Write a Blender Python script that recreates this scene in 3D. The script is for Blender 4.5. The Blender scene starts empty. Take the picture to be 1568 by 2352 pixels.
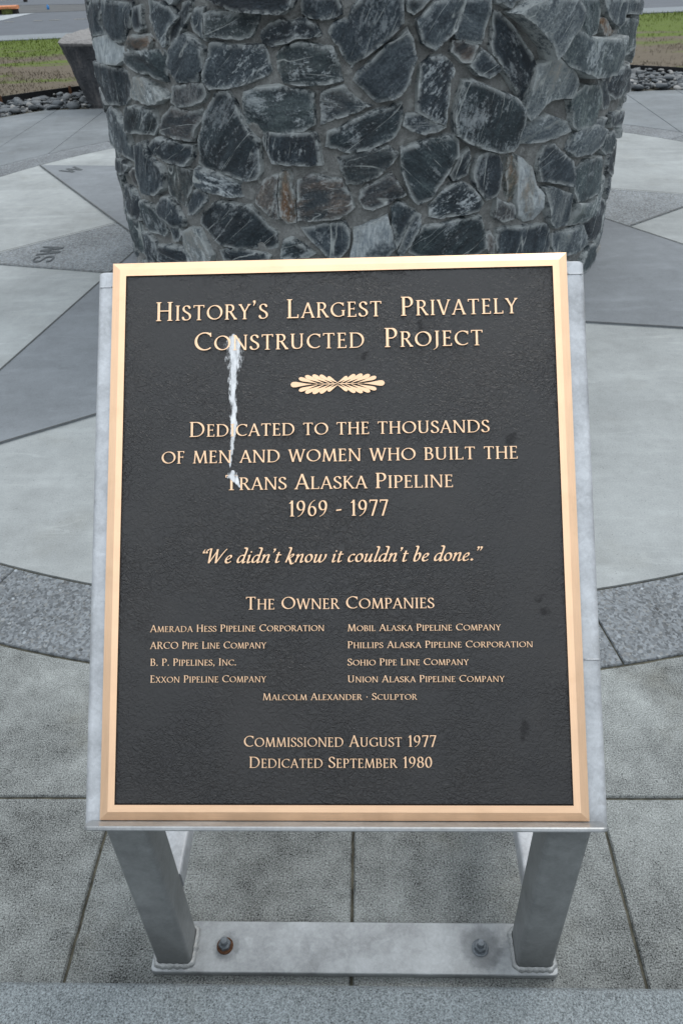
import bpy, bmesh, math, random
import numpy as np
from mathutils import Vector, Matrix, noise as mnoise
from mathutils.geometry import delaunay_2d_cdt
R = math.radians
C = bpy.context.scene.collection
scene = bpy.context.scene

# ---------------------------------------------------------------- camera, sky, sun, exposure
CAM_H = 1.6617
PITCH, ROLL, YAW = 0.65136, -0.04176, -0.04822
fw = Vector((math.sin(YAW)*math.cos(PITCH), math.cos(YAW)*math.cos(PITCH), -math.sin(PITCH)))
rt = Vector((math.cos(YAW), -math.sin(YAW), 0)); up = rt.cross(fw)
rt2 = math.cos(ROLL)*rt + math.sin(ROLL)*up
up2 = -math.sin(ROLL)*rt + math.cos(ROLL)*up
cd = bpy.data.cameras.new('camera'); cam = bpy.data.objects.new('camera', cd); C.objects.link(cam)
M = Matrix((rt2, up2, -fw)).transposed().to_4x4(); M.translation = (0, 0, CAM_H)
cam.matrix_world = M
cd.sensor_fit = 'VERTICAL'; cd.sensor_height = 36; cd.sensor_width = 24
cd.lens = 1807.44*36/2352
cd.clip_start = .05; cd.clip_end = 3000
cd.dof.use_dof = True; cd.dof.focus_distance = 1.33; cd.dof.aperture_fstop = 15.0
scene.camera = cam

SUN_EL, SUN_AZ = R(52), R(35)      # azimuth measured from +y towards +x
world = bpy.data.worlds.new('World'); scene.world = world; world.use_nodes = True
wn = world.node_tree; wn.nodes.clear()
def wnode(t, **k):
    n = wn.nodes.new(t)
    for a, b in k.items(): setattr(n, a, b)
    return n
wo = wnode('ShaderNodeOutputWorld'); wb = wnode('ShaderNodeBackground'); wb.inputs[1].default_value = .1
sky = wnode('ShaderNodeTexSky', sky_type='NISHITA', sun_disc=False)
sky.sun_elevation = SUN_EL; sky.sun_rotation = SUN_AZ; sky.air_density = 1; sky.dust_density = 3
tc = wnode('ShaderNodeTexCoord'); sx = wnode('ShaderNodeSeparateXYZ')
wn.links.new(tc.outputs['Generated'], sx.inputs[0])
# overcast cloud layer: brighter towards the zenith, with soft cloud mottling
mr = wnode('ShaderNodeMapRange'); mr.inputs[1].default_value = 0; mr.inputs[2].default_value = 1
mr.inputs[3].default_value = 2.6; mr.inputs[4].default_value = 13.2
wn.links.new(sx.outputs[2], mr.inputs[0])
nz = wnode('ShaderNodeTexNoise'); nz.inputs['Scale'].default_value = 2.6; nz.inputs['Detail'].default_value = 5
wn.links.new(tc.outputs['Generated'], nz.inputs[0])
nr = wnode('ShaderNodeMapRange'); nr.inputs[1].default_value = .3; nr.inputs[2].default_value = .7
nr.inputs[3].default_value = .8; nr.inputs[4].default_value = 1.2
wn.links.new(nz.outputs[0], nr.inputs[0])
mu = wnode('ShaderNodeMath', operation='MULTIPLY'); wn.links.new(mr.outputs[0], mu.inputs[0]); wn.links.new(nr.outputs[0], mu.inputs[1])
vm = wnode('ShaderNodeVectorMath', operation='SCALE'); vm.inputs[0].default_value = (.93, 1.0, 1.06); wn.links.new(mu.outputs[0], vm.inputs['Scale'])
mx = wnode('ShaderNodeMix', data_type='RGBA'); mx.inputs[0].default_value = .88
wn.links.new(sky.outputs[0], mx.inputs[6]); wn.links.new(vm.outputs[0], mx.inputs[7])
wn.links.new(mx.outputs[2], wb.inputs[0]); wn.links.new(wb.outputs[0], wo.inputs[0])

sl = bpy.data.lights.new('sun', 'SUN'); sl.energy = .6; sl.angle = R(25); sl.color = (1, .96, .9)
so = bpy.data.objects.new('sun', sl); C.objects.link(so)
sd = Vector((math.sin(SUN_AZ)*math.cos(SUN_EL), math.cos(SUN_AZ)*math.cos(SUN_EL), math.sin(SUN_EL)))
so.rotation_euler = sd.to_track_quat('Z', 'Y').to_euler(); so.location = (0, 0, 30)
scene.view_settings.view_transform = 'Standard'; scene.view_settings.look = 'None'
scene.view_settings.gamma = 1; scene.view_settings.exposure = 0.55
scene.render.engine = 'CYCLES'
try: scene.cycles.use_denoising = True
except Exception: pass

# ---------------------------------------------------------------- node helper
class NT:
    def __init__(s, name, rough=.6, metal=0.0, spec=.5):
        s.m = bpy.data.materials.new(name); s.m.use_nodes = True
        s.t = s.m.node_tree; s.b = s.t.nodes['Principled BSDF']
        s.b.inputs['Roughness'].default_value = rough; s.b.inputs['Metallic'].default_value = metal
        s.b.inputs['Specular IOR Level'].default_value = spec
        s.tc = s.t.nodes.new('ShaderNodeTexCoord'); s.co = s.tc.outputs['Object']
    def n(s, t, **k):
        x = s.t.nodes.new(t)
        for a, b in k.items(): setattr(x, a, b)
        return x
    def L(s, a, b): s.t.links.new(a, b)
    def put(s, sock, v):
        if hasattr(v, 'is_output') or isinstance(v, bpy.types.NodeSocket): s.L(v, sock)
        else:
            if isinstance(v, (tuple, list)) and len(v) == 3 and sock.type == 'RGBA': v = (*v, 1)
            sock.default_value = v
    def map(s, co=None, scale=(1, 1, 1), rot=(0, 0, 0), loc=(0, 0, 0)):
        x = s.n('ShaderNodeMapping'); s.L(co or s.co, x.inputs[0])
        x.inputs['Scale'].default_value = scale; x.inputs['Rotation'].default_value = rot; x.inputs['Location'].default_value = loc
        return x.outputs[0]
    def noise(s, scale, detail=4, rough=.55, co=None, dist=0, out=0):
        x = s.n('ShaderNodeTexNoise'); s.L(co or s.co, x.inputs['Vector'])
        x.inputs['Scale'].default_value = scale; x.inputs['Detail'].default_value = detail
        x.inputs['Roughness'].default_value = rough; x.inputs['Distortion'].default_value = dist
        return x.outputs[out]
    def vor(s, scale, feature='F1', co=None, out='Distance', rnd=1):
        x = s.n('ShaderNodeTexVoronoi', feature=feature); s.L(co or s.co, x.inputs['Vector'])
        x.inputs['Scale'].default_value = scale; x.inputs['Randomness'].default_value = rnd
        return x.outputs[out]
    def ramp(s, v, lo, hi, a=0.0, b=1.0, smooth=True):
        x = s.n('ShaderNodeMapRange', interpolation_type='SMOOTHSTEP' if smooth else 'LINEAR'); s.L(v, x.inputs[0])
        for i, q in enumerate((lo, hi, a, b)): x.inputs[i+1].default_value = q
        return x.outputs[0]
    def math(s, op, a, b=0.0):
        x = s.n('ShaderNodeMath', operation=op); s.put(x.inputs[0], a); s.put(x.inputs[1], b); return x.outputs[0]
    def mix(s, f, a, b, blend='MIX'):
        x = s.n('ShaderNodeMix', data_type='RGBA', blend_type=blend); s.put(x.inputs[0], f); s.put(x.inputs[6], a); s.put(x.inputs[7], b)
        return x.outputs[2]
    def cramp(s, v, stops):
        x = s.n('ShaderNodeValToRGB'); s.L(v, x.inputs[0]); e = x.color_ramp.elements
        while len(e) < len(stops): e.new(.5)
        for q, (p, c) in zip(e, stops): q.position = p; q.color = (*c, 1)
        return x.outputs[0]
    def attr(s, name, out='Vector'):
        x = s.n('ShaderNodeAttribute', attribute_name=name); return x.outputs[out]
    def sep(s, v):
        x = s.n('ShaderNodeSeparateXYZ'); s.L(v, x.inputs[0]); return x.outputs
    def bump(s, h, strength=.3, dist=.01, prev=None):
        x = s.n('ShaderNodeBump'); x.inputs['Strength'].default_value = strength; x.inputs['Distance'].default_value = dist
        s.L(h, x.inputs['Height'])
        if prev: s.L(prev, x.inputs['Normal'])
        return x.outputs[0]
    def color(s, v): s.put(s.b.inputs['Base Color'], v); return s
    def rough(s, v): s.put(s.b.inputs['Roughness'], v); return s
    def normal(s, v): s.L(v, s.b.inputs['Normal']); return s

def concrete(name, base, speck=.3, specscale=330, mottle=.18, stain=(.8, .76, .7), streak=None, pits=.25, rough=.8, bump=.25, wear=0):
    k = NT(name, rough, spec=.35)
    big = k.noise(2.3, 5, .6); mid = k.noise(17, 5, .65); fine = k.noise(specscale, 3, .7)
    vv = k.vor(specscale*.55)
    f = k.math('ADD', k.ramp(fine, .28, .72, 1-speck, 1+speck, False), k.ramp(big, .3, .7, -mottle, mottle, False))
    f = k.math('ADD', f, k.ramp(mid, .3, .7, -mottle*.6, mottle*.6, False))
    if streak:
        st = k.noise(1, 4, .6, k.map(scale=streak))
        f = k.math('ADD', f, k.ramp(st, .5, .8, 0, .22))
    if wear:
        wv = k.noise(1.1, 7, .72, k.map(loc=(2, 5, 0))); f = k.math('ADD', f, k.ramp(wv, .38, .66, -wear, wear, False))
        sc = k.math('ABSOLUTE', k.math('SUBTRACT', k.noise(3, 2, .5, k.map(scale=(.5, 2.4, 1), rot=(0, 0, .7))), .5))
        f = k.math('ADD', f, k.math('MULTIPLY', k.ramp(sc, .001, .012, wear, 0), k.ramp(k.noise(4, 3), .5, .65)))
        dk = k.ramp(k.noise(5.5, 6, .7, k.map(loc=(11, 2, 0))), .60, .74, 0, wear*1.3); f = k.math('SUBTRACT', f, dk)
    pt = k.ramp(vv, .12, .26, 1, 0); pm = k.ramp(k.noise(38, 3), .45, .7)
    f = k.math('SUBTRACT', f, k.math('MULTIPLY', k.math('MULTIPLY', pt, pm), pits*1.6))
    c = k.n('ShaderNodeVectorMath', operation='SCALE'); c.inputs[0].default_value = base; k.L(f, c.inputs['Scale'])
    st = k.ramp(k.noise(3.1, 6, .65, k.map(loc=(7, 3, 1))), .52, .75, 0, .55)
    col = k.mix(st, c.outputs[0], k.mix(1, c.outputs[0], stain, 'MULTIPLY'))
    k.color(col)
    h = k.math('SUBTRACT', k.math('MULTIPLY', fine, .6), k.math('MULTIPLY', k.math('MULTIPLY', pt, pm), .8))
    k.normal(k.bump(h, bump, .004))
    return k.m

def aggregate(name, base, size=70, contrast=.5, warm=.12):
    k = NT(name, .7, spec=.4)
    co = k.map(scale=(1, 1, 1))
    wob = k.n('ShaderNodeVectorMath', operation='ADD'); k.L(co, wob.inputs[0])
    nn = k.n('ShaderNodeVectorMath', operation='SCALE'); k.L(k.noise(size*.8, 2, out=1), nn.inputs[0]); nn.inputs['Scale'].default_value = .4/size; k.L(nn.outputs[0], wob.inputs[1])
    d = k.vor(size, co=wob.outputs[0]); cc = k.vor(size, co=wob.outputs[0], out='Color')
    d2 = k.vor(size*2.7, co=wob.outputs[0]); c2 = k.vor(size*2.7, co=wob.outputs[0], out='Color')
    r1 = k.sep(cc); r2 = k.sep(c2)
    f1 = k.ramp(r1[0], 0, 1, 1-contrast, 1+contrast, False); f2 = k.ramp(r2[1], 0, 1, 1-contrast*.8, 1+contrast*.8, False)
    stone = k.math('MULTIPLY', k.ramp(d, .3, .42, 1, 0), k.ramp(r1[1], .45, .55))
    f = k.math('ADD', k.math('MULTIPLY', f1, stone), k.math('MULTIPLY', f2, k.math('SUBTRACT', 1.0, stone)))
    f = k.math('ADD', f, k.ramp(k.noise(2.5, 4), .3, .7, -.18, .18))
    lite = k.math('MULTIPLY', k.ramp(r1[2], .93, .95), stone)
    f = k.math('ADD', f, k.math('MULTIPLY', lite, .9))
    c = k.n('ShaderNodeVectorMath', operation='SCALE'); c.inputs[0].default_value = base; k.L(f, c.inputs['Scale'])
    w = k.ramp(r2[2], .8, .9, 0, warm*3)
    k.color(k.mix(w, c.outputs[0], k.mix(1, c.outputs[0], (1.15, 1.0, .82), 'MULTIPLY')))
    k.normal(k.bump(k.math('ADD', stone, k.math('MULTIPLY', d2, .6)), .25, .003))
    return k.m

def plain(name, col, rough=.7, metal=0.0, var=.12, scale=25, bump=.1, bs=120, spec=.4):
    k = NT(name, rough, metal, spec)
    f = k.ramp(k.noise(scale, 5, .6), .3, .7, 1-var, 1+var, False)
    c = k.n('ShaderNodeVectorMath', operation='SCALE'); c.inputs[0].default_value = col; k.L(f, c.inputs['Scale'])
    k.color(c.outputs[0]); k.normal(k.bump(k.noise(bs, 4), bump, .004)); return k.m

MAT = {}
MAT['disc'] = concrete('light_concrete', (.300, .316, .315), .13, 170, .10, stain=(.9, .88, .84), streak=(1.5, 9, 1), pits=.25, bump=.12, wear=.13)
MAT['star'] = concrete('grey_concrete', (.185, .200, .214), .10, 170, .09, stain=(.9, .9, .9), streak=(2, 8, 1), pits=.2, bump=.12, wear=.12)
MAT['spec'] = aggregate('speckled_concrete', (.172, .187, .197), 48, .55)
MAT['ring'] = aggregate('exposed_aggregate', (.148, .161, .172), 55, .6)
MAT['slab'] = concrete('slab_concrete', (.208, .219, .213), .95, 300, .42, stain=(.62, .56, .46), pits=.8, bump=.6, wear=.14)
MAT['back'] = concrete('broomed_concrete', (.165, .18, .19), .14, 120, .12, streak=(1.2, 6, 1), pits=.2, bump=.15, wear=.14)
MAT['kerb'] = concrete('granite_kerb', (.185, .205, .212), .85, 330, .14, pits=.5, bump=.3)
MAT['subbase'] = plain('dark_joint_soil', (.085, .08, .06), .95, var=.7, scale=30)
MAT['joint'] = plain('dark_joint_filler', (.085, .09, .088), .95)
MAT['inlay'] = plain('dark_inlay', (.07, .078, .083), .8, var=.25, scale=60)
MAT['asphalt'] = concrete('asphalt', (.098, .109, .125), .12, 60, .08, stain=(.92, .92, .92), pits=.1, bump=.1)
MAT['gutter'] = concrete('weathered_asphalt', (.085, .088, .09), .15, 40, .12, pits=.1, bump=.1)
MAT['paint_white'] = plain('worn_white_paint', (.33, .355, .37), .7, var=.25, scale=8)
MAT['paint_yellow'] = plain('worn_yellow_paint', (.24, .23, .2), .7, var=.3, scale=6)
MAT['footway'] = concrete('footway_concrete', (.19, .21, .226), .06, 50, .05, pits=.05, bump=.08)

# galvanised steel
def galv(name, base, metal=.35, rough=.5, mott=.22, spots=()):
    k = NT(name, rough, metal, .5)
    v = k.vor(55, co=k.map(scale=(1, 1, 1)), out='Color'); vs = k.sep(v)
    n1 = k.noise(9, 6, .7); n2 = k.noise(160, 3, .7)
    f = k.math('ADD', k.ramp(n1, .3, .7, 1-mott, 1+mott, False), k.ramp(vs[0], 0, 1, -.06, .06, False))
    f = k.math('ADD', f, k.ramp(n2, .35, .75, -.08, .1, False))
    c = k.n('ShaderNodeVectorMath', operation='SCALE'); c.inputs[0].default_value = base; k.L(f, c.inputs['Scale'])
    dirt = k.ramp(k.noise(5, 6, .7, k.map(loc=(3, 8, 2))), .56, .74, 0, .4)
    col = k.mix(dirt, c.outputs[0], k.mix(1, c.outputs[0], (.78, .74, .68), 'MULTIPLY'))
    for sx_, sy_, r_ in spots:
        dd = k.n('ShaderNodeVectorMath', operation='DISTANCE'); k.L(k.map(scale=(1, 1, 0)), dd.inputs[0]); dd.inputs[1].default_value = (sx_, sy_, 0)
        q = k.ramp(k.math('ADD', dd.outputs['Value'], k.ramp(n1, .3, .7, -.012, .012, False)), r_*.62, r_, .55, 0)
        col = k.mix(q, col, k.mix(1, col, (.45, .46, .47), 'MULTIPLY'))
    k.color(col)
    k.rough(k.ramp(n1, .3, .7, rough-.1, rough+.15, False))
    k.normal(k.bump(k.math('ADD', n2, n1), .08, .003)); return k.m
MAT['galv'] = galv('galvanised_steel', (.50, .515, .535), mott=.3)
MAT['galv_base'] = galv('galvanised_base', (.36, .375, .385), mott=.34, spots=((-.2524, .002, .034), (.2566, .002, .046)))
MAT['galv_ledge_reflection'] = galv('galvanised_ledge_reflection', (.34, .35, .355), .5, .36, .2)  # darker copy of the steel, dark bevel reflection put into the base colour
MAT['galv_leg_shade'] = galv('galvanised_tube_shade', (.195, .205, .206), .25, .42, .26)  # darker copy of the steel, shade under the plate put into the colour
MAT['rust'] = plain('rust', (.10, .045, .022), .9, var=.5, scale=220, bump=.4, bs=500)
MAT['bolt'] = plain('bolt_steel', (.18, .2, .22), .45, .6, .2, 150)
MAT['weld'] = plain('weld_bead', (.36, .37, .37), .5, .4, .2, 90, .5, 160)

def bronze(name, base, stretch, rough=.33):
    k = NT(name, rough, 1.0)
    br = k.noise(1, 4, .7, k.map(scale=stretch)); b2 = k.noise(14, 4)
    f = k.math('ADD', k.ramp(br, .3, .7, .93, 1.06, False), k.ramp(b2, .3, .7, -.05, .05, False))
    c = k.n('ShaderNodeVectorMath', operation='SCALE'); c.inputs[0].default_value = base; k.L(f, c.inputs['Scale'])
    pit = k.ramp(k.vor(38), .03, .07, 1, 0); pm = k.math('MULTIPLY', pit, k.ramp(k.noise(5, 2), .66, .68))
    k.color(k.mix(pm, c.outputs[0], (.2, .1, .05)))
    tn = k.ramp(k.noise(11, 6, .7, k.map(loc=(2, 6, 1))), .54, .75, 0, .35); k.color(k.mix(tn, c.outputs[0], k.mix(1, c.outputs[0], (.80, .74, .66), 'MULTIPLY')))
    k.rough(k.ramp(br, .3, .7, rough-.05, rough+.1, False))
    k.normal(k.bump(br, .06, .001)); return k.m
MAT['bronze_h'] = bronze('brushed_bronze', (.955, .635, .41), (18, 900, 900))
MAT['bronze_v'] = bronze('brushed_bronze_upright', (.955, .635, .41), (900, 26, 26))
MAT['letter'] = bronze('letter_bronze', (.88, .59, .38), (60, 400, 400), .3)
MAT['letter_side_shadow'] = plain('letter_side_shadow', (.03, .016, .01), .6)  # dark side paint that also carries the shadow outline of letters and rim

def panel_mat():
    k = NT('dark_leather_texture_paint', .34, spec=.62)
    co = k.map(scale=(1, 1, 1))
    d = k.noise(42, 3, .5, co, out=1)
    w = k.n('ShaderNodeVectorMath', operation='MULTIPLY_ADD'); k.L(d, w.inputs[0]); w.inputs[1].default_value = (.02, .02, .02); k.L(co, w.inputs[2])
    a = k.noise(165, 4, .6, w.outputs[0], 1.2); v = k.vor(150, 'SMOOTH_F1', w.outputs[0])
    h = k.math('ADD', k.ramp(a, .35, .7), k.math('MULTIPLY', v, .55))
    amt = k.ramp(k.noise(6, 3), .3, .7, .25, 1.0)
    h = k.math('MULTIPLY', h, amt)
    blot = k.noise(7, 5, .65, k.map(loc=(5, 1, 2)))
    k.color(k.mix(k.ramp(blot, .4, .7), (.007, .006, .0062), (.0125, .0104, .0098)))
    k.rough(k.math('ADD', k.ramp(blot, .35, .7, .19, .32, False), k.ramp(a, .3, .7, -.04, .05, False)))
    k.normal(k.bump(h, .65, .0014)); return k.m
MAT['panel'] = panel_mat()

def dropping_mat():
    k = NT('bird_dropping_white', .8)
    n1 = k.noise(75, 6, .75, k.map(scale=(1.7, .45, .45))); e = k.sep(k.attr('edge'))[0]
    k.color(k.mix(k.ramp(n1, .35, .7), (.5, .51, .52), (.93, .94, .95)))
    al = k.ramp(k.math('ADD', k.math('MULTIPLY', e, .95), k.ramp(n1, .32, .68, -.5, .55, False)), .1, .65)
    k.L(al, k.b.inputs['Alpha']); k.normal(k.bump(n1, .25, .0006)); return k.m
MAT['dropping'] = dropping_mat()
k = NT('dark_smudge', .75); e = k.sep(k.attr('edge'))[0]
k.color((.012, .011, .012)); k.L(k.math('MULTIPLY', k.ramp(k.math('ADD', e, k.ramp(k.noise(110, 4), .3, .7, -.35, .3)), .15, 1.0), .36), k.b.inputs['Alpha']); MAT['smudge'] = k.m

def stone_mat():
    k = NT('dark_slate_stone', .55, spec=.45)
    uv = k.attr('suv'); tone = k.sep(k.attr('tone')); ex = k.sep(k.attr('edge'))
    dv = k.n('ShaderNodeVectorMath', operation='MULTIPLY_ADD'); k.L(k.noise(5, 3, co=uv, out=1), dv.inputs[0]); dv.inputs[1].default_value = (.06, .06, .06); k.L(uv, dv.inputs[2])
    st = k.map(dv.outputs[0], scale=(.3, 1, 1))
    s1 = k.noise(16, 6, .65, st); s2 = k.noise(55, 5, .7, st); cl = k.noise(6, 5, .65, uv); fn = k.noise(90, 4, .7, uv)
    # base slate
    t = k.math('ADD', k.math('MULTIPLY', tone[0], .62), k.ramp(s1, .3, .72, -.2, .22, False))
    t = k.math('ADD', t, k.ramp(fn, .3, .7, -.15, .17, False))
    base = k.cramp(t, [(0, (.010, .0155, .022)), (.22, (.026, .039, .051)), (.45, (.078, .10, .116)), (.64, (.20, .228, .236)), (.85, (.27, .27, .25)), (1, (.40, .38, .34))])
    hue = ex[1]
    gm = k.math('MULTIPLY', k.ramp(hue, .6, .85, 0, .5), k.ramp(tone[0], .75, .95, 1, 0))
    base = k.mix(gm, base, k.mix(1, base, (.96, 1.06, .9), 'MULTIPLY'))
    # warm and rusty staining
    t2 = k.math('POWER', tone[2], 1.7)
    rb = k.math('MULTIPLY', k.ramp(k.math('ADD', s1, k.math('MULTIPLY', cl, .6)), .62, .95), t2)
    base = k.mix(k.math('MULTIPLY', t2, .8), base, k.mix(1, base, (1.35, 1.08, .78), 'MULTIPLY'))
    base = k.mix(rb, base, k.mix(k.ramp(s2, .35, .65), (.10, .042, .015), (.3, .16, .075)))
    # white mineral streaks
    ws = k.math('MULTIPLY', k.ramp(k.math('ADD', k.math('ADD', k.math('MULTIPLY', s2, .5), k.math('MULTIPLY', fn, .3)), k.math('MULTIPLY', cl, .7)), .765, .875), k.math('MINIMUM', tone[1], 1.0))
    big = k.math('MULTIPLY', k.ramp(cl, .34, .5), k.ramp(tone[1], .95, 1.4))
    w = k.math('MAXIMUM', k.math('MULTIPLY', ws, .8), k.math('MULTIPLY', big, .9))
    base = k.mix(w, base, k.mix(k.ramp(s2, .3, .7), (.24, .28, .31), (.62, .67, .69)))
    # thin quartz veins along and across the grain
    c1 = k.math('ABSOLUTE', k.math('SUBTRACT', k.noise(5.5, 2.5, .35, k.map(uv, scale=(.09, 1, 1), rot=(0, 0, .12))), .5))
    m1 = k.math('MULTIPLY', k.ramp(c1, .0, .0055, 1, 0), k.ramp(k.noise(8, 2, co=k.map(uv, loc=(3, 9, 4))), .42, .55))
    c2 = k.math('ABSOLUTE', k.math('SUBTRACT', k.noise(9, 2.5, .4, k.map(uv, scale=(.12, .9, 1), rot=(0, 0, .9), loc=(4, 2, 0))), .5))
    m2 = k.math('MULTIPLY', k.ramp(c2, .0, .006, .8, 0), k.ramp(k.noise(7, 2, co=k.map(uv, loc=(8, 1, 4))), .45, .58))
    base = k.mix(k.math('MULTIPLY', k.math('MAXIMUM', m1, m2), .8), base, (.44, .47, .46))
    # lime crust along the edges, with the skylight they catch painted in
    cr = k.math('MULTIPLY', k.ramp(ex[0], .0, .62, 1, 0), k.ramp(k.noise(17, 6, .75, uv), .40, .54, 0, 1.0))
    base = k.mix(cr, base, (.42, .45, .45))
    k.color(base)
    k.rough(k.ramp(s1, .3, .7, .42, .68, False))
    h = k.math('ADD', k.math('MULTIPLY', s1, 1.2), k.math('MULTIPLY', fn, .55)); h = k.math('ADD', h, k.math('MULTIPLY', s2, .5))
    k.normal(k.bump(h, .9, .016)); return k.m
MAT['stone'] = stone_mat()
def mortar_mat():
    k = NT('grey_mortar', .9, spec=.3)
    a = k.noise(9, 5, .65); b = k.noise(140, 4, .7); d = k.noise(30, 4, .6)
    f = k.math('ADD', k.ramp(a, .3, .7, .7, 1.3, False), k.ramp(b, .3, .7, -.22, .22, False))
    c = k.n('ShaderNodeVectorMath', operation='SCALE'); c.inputs[0].default_value = (.225, .23, .225); k.L(f, c.inputs['Scale'])
    k.color(k.mix(k.ramp(d, .5, .66, 0, .7), c.outputs[0], (.36, .37, .36)))
    k.normal(k.bump(k.math('ADD', b, k.math('MULTIPLY', d, 2.0)), .8, .012)); return k.m
MAT['mortar'] = mortar_mat()
def boulder_mat():
    k = NT('grey_basalt', .75)
    st = k.noise(4, 5, .65, k.map(scale=(3, 3, .6), rot=(0, .35, 0))); f = k.noise(30, 5, .7)
    t = k.math('ADD', k.ramp(st, .3, .7, 0, 1, False), k.ramp(f, .3, .7, -.2, .2, False))
    c = k.cramp(t, [(0, (.022, .025, .03)), (.5, (.05, .053, .06)), (1, (.125, .118, .118))])
    g = k.n('ShaderNodeNewGeometry'); 
    flat = k.sep(k.attr('edge'))[0]
    c = k.mix(k.math('MULTIPLY', flat, k.ramp(k.noise(9, 5, .7, k.map(scale=(1, 3, 1))), .3, .6, .55, 1)), c, (.30, .285, .275))
    k.color(c); k.normal(k.bump(k.math('ADD', st, k.math('MULTIPLY', f, .8)), .9, .05)); return k.m
MAT['boulder'] = boulder_mat()
def gravel_mat():
    k = NT('river_gravel', .6)
    t = k.sep(k.attr('tone')); n1 = k.noise(45, 4)
    c = k.cramp(t[0], [(0, (.035, .041, .047)), (.5, (.078, .09, .10)), (.85, (.14, .147, .15)), (1, (.27, .265, .255))])
    k.color(k.mix(k.ramp(n1, .3, .7, 0, .4), c, k.mix(1, c, (.75, .75, .75), 'MULTIPLY'))); k.normal(k.bump(n1, .2, .01)); return k.m
MAT['gravel'] = gravel_mat()
def lawn_mat(name):
    k = NT(name, .85, spec=.2)
    co = k.map(scale=(.35, 1.2, 1)); n1 = k.noise(1.25, 5, .62, co); n2 = k.noise(9, 4, .7, co); n3 = k.noise(45, 3, .7)
    y = k.sep(k.tc.outputs['Object'])[1]
    g = k.math('ADD', n1, k.math('MULTIPLY', k.math('SUBTRACT', n2, .5), .35))
    g = k.math('ADD', g, k.ramp(y, 12.2, 16.0, -.06, .26))
    gm = k.ramp(g, .46, .63)
    green = k.mix(n2, (.066, .10, .011), (.115, .155, .026)); dry = k.mix(n2, (.095, .075, .055), (.15, .125, .09))
    c = k.mix(gm, dry, green); c = k.mix(k.ramp(n3, .35, .7, 0, .3), c, k.mix(1, c, (.7, .7, .65), 'MULTIPLY'))
    k.color(c); k.normal(k.bump(n3, .2, .02)); return k.m
MAT['lawn'] = lawn_mat('lawn_soil'); MAT['grass'] = lawn_mat('grass_blades')
MAT['edging'] = plain('black_steel_edging', (.016, .017, .019), .5, .3, .3, 12)
MAT['orange'] = plain('faded_orange_paint', (.62, .24, .11), .6, var=.18, scale=12)
MAT['dark'] = plain('dark_post_gap_shade', (.02, .018, .016), .9, var=.4)  # dark feet and posts, also the painted shade in the barrier gap
MAT['white'] = plain('white_paint', (.7, .66, .6), .6, var=.1)
MAT['blue'] = plain('blue_plastic', (.06, .24, .55), .5)
MAT['weed'] = plain('weed_green', (.10, .12, .03), .8, var=.4)

# ---------------------------------------------------------------- object helpers
def mesh_obj(name, verts, faces, mats, parent=None, smooth=False, mi=None, root=None, sharp=None, kind=None):
    off = Vector(root) if root is not None else Vector((0, 0, 0))
    me = bpy.data.meshes.new(name)
    me.from_pydata([tuple(Vector(v)-off) for v in verts], [], [tuple(f) for f in faces]); 
    for m in (mats if isinstance(mats, (list, tuple)) else [mats]): me.materials.append(m)
    if mi: me.polygons.foreach_set('material_index', mi)
    if smooth:
        me.polygons.foreach_set('use_smooth', [True]*len(me.polygons))
        if sharp: me.set_sharp_from_angle(angle=R(sharp))
    me.update()
    o = bpy.data.objects.new(name, me); C.objects.link(o)
    if parent is not None: o.parent = parent
    if kind: o['kind'] = kind
    return o
def vattr(o, name, vals):
    a = o.data.attributes.new(name, 'FLOAT_VECTOR', 'POINT'); a.data.foreach_set('vector', np.asarray(vals, 'f').ravel())
def thing(name, label, cat, loc=(0, 0, 0), group=None):
    o = bpy.data.objects.new(name, None); C.objects.link(o); o.location = loc; o.empty_display_size = .1
    o['label'] = label; o['category'] = cat
    if group: o['group'] = group
    return o
def tag(o, label, cat, group=None):
    o['label'] = label; o['category'] = cat
    if group: o['group'] = group
    return o
class MB:
    def __init__(s): s.v = []; s.f = []; s.m = []
    def add(s, vs, fs, m=0):
        b = len(s.v); s.v += [tuple(v) for v in vs]; s.f += [tuple(b+i for i in f) for f in fs]; s.m += [m]*len(fs)
    def prism(s, poly, z0, z1, m=0, bottom=False):          # poly ccw in xy
        n = len(poly); vs = [(x, y, z0) for x, y in poly]+[(x, y, z1) for x, y in poly]
        fs = [tuple(range(n, 2*n))]+[(i, (i+1) % n, n+(i+1) % n, n+i) for i in range(n)]
        if bottom: fs.append(tuple(reversed(range(n))))
        s.add(vs, fs, m)
    def loft(s, rings, m=0, cap=True):
        n = len(rings[0]); vs = [p for r in rings for p in r]; fs = []
        for k in range(len(rings)-1):
            for i in range(n): fs.append((k*n+i, k*n+(i+1) % n, (k+1)*n+(i+1) % n, (k+1)*n+i))
        if cap: fs += [tuple(reversed(range(n))), tuple(range((len(rings)-1)*n, len(rings)*n))]
        s.add(vs, fs, m)
    def build(s, name, mats, parent=None, root=None, **k): return mesh_obj(name, s.v, s.f, mats, parent, mi=s.m, root=root, **k)
def rrect(x0, x1, y0, y1, r, n=4):
    pts = []
    for cx, cy, a in ((x1-r, y1-r, 0), (x0+r, y1-r, 90), (x0+r, y0+r, 180), (x1-r, y0+r, 270)):
        for i in range(n+1): t = R(a+90*i/n); pts.append((cx+r*math.cos(t), cy+r*math.sin(t)))
    return pts
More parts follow.
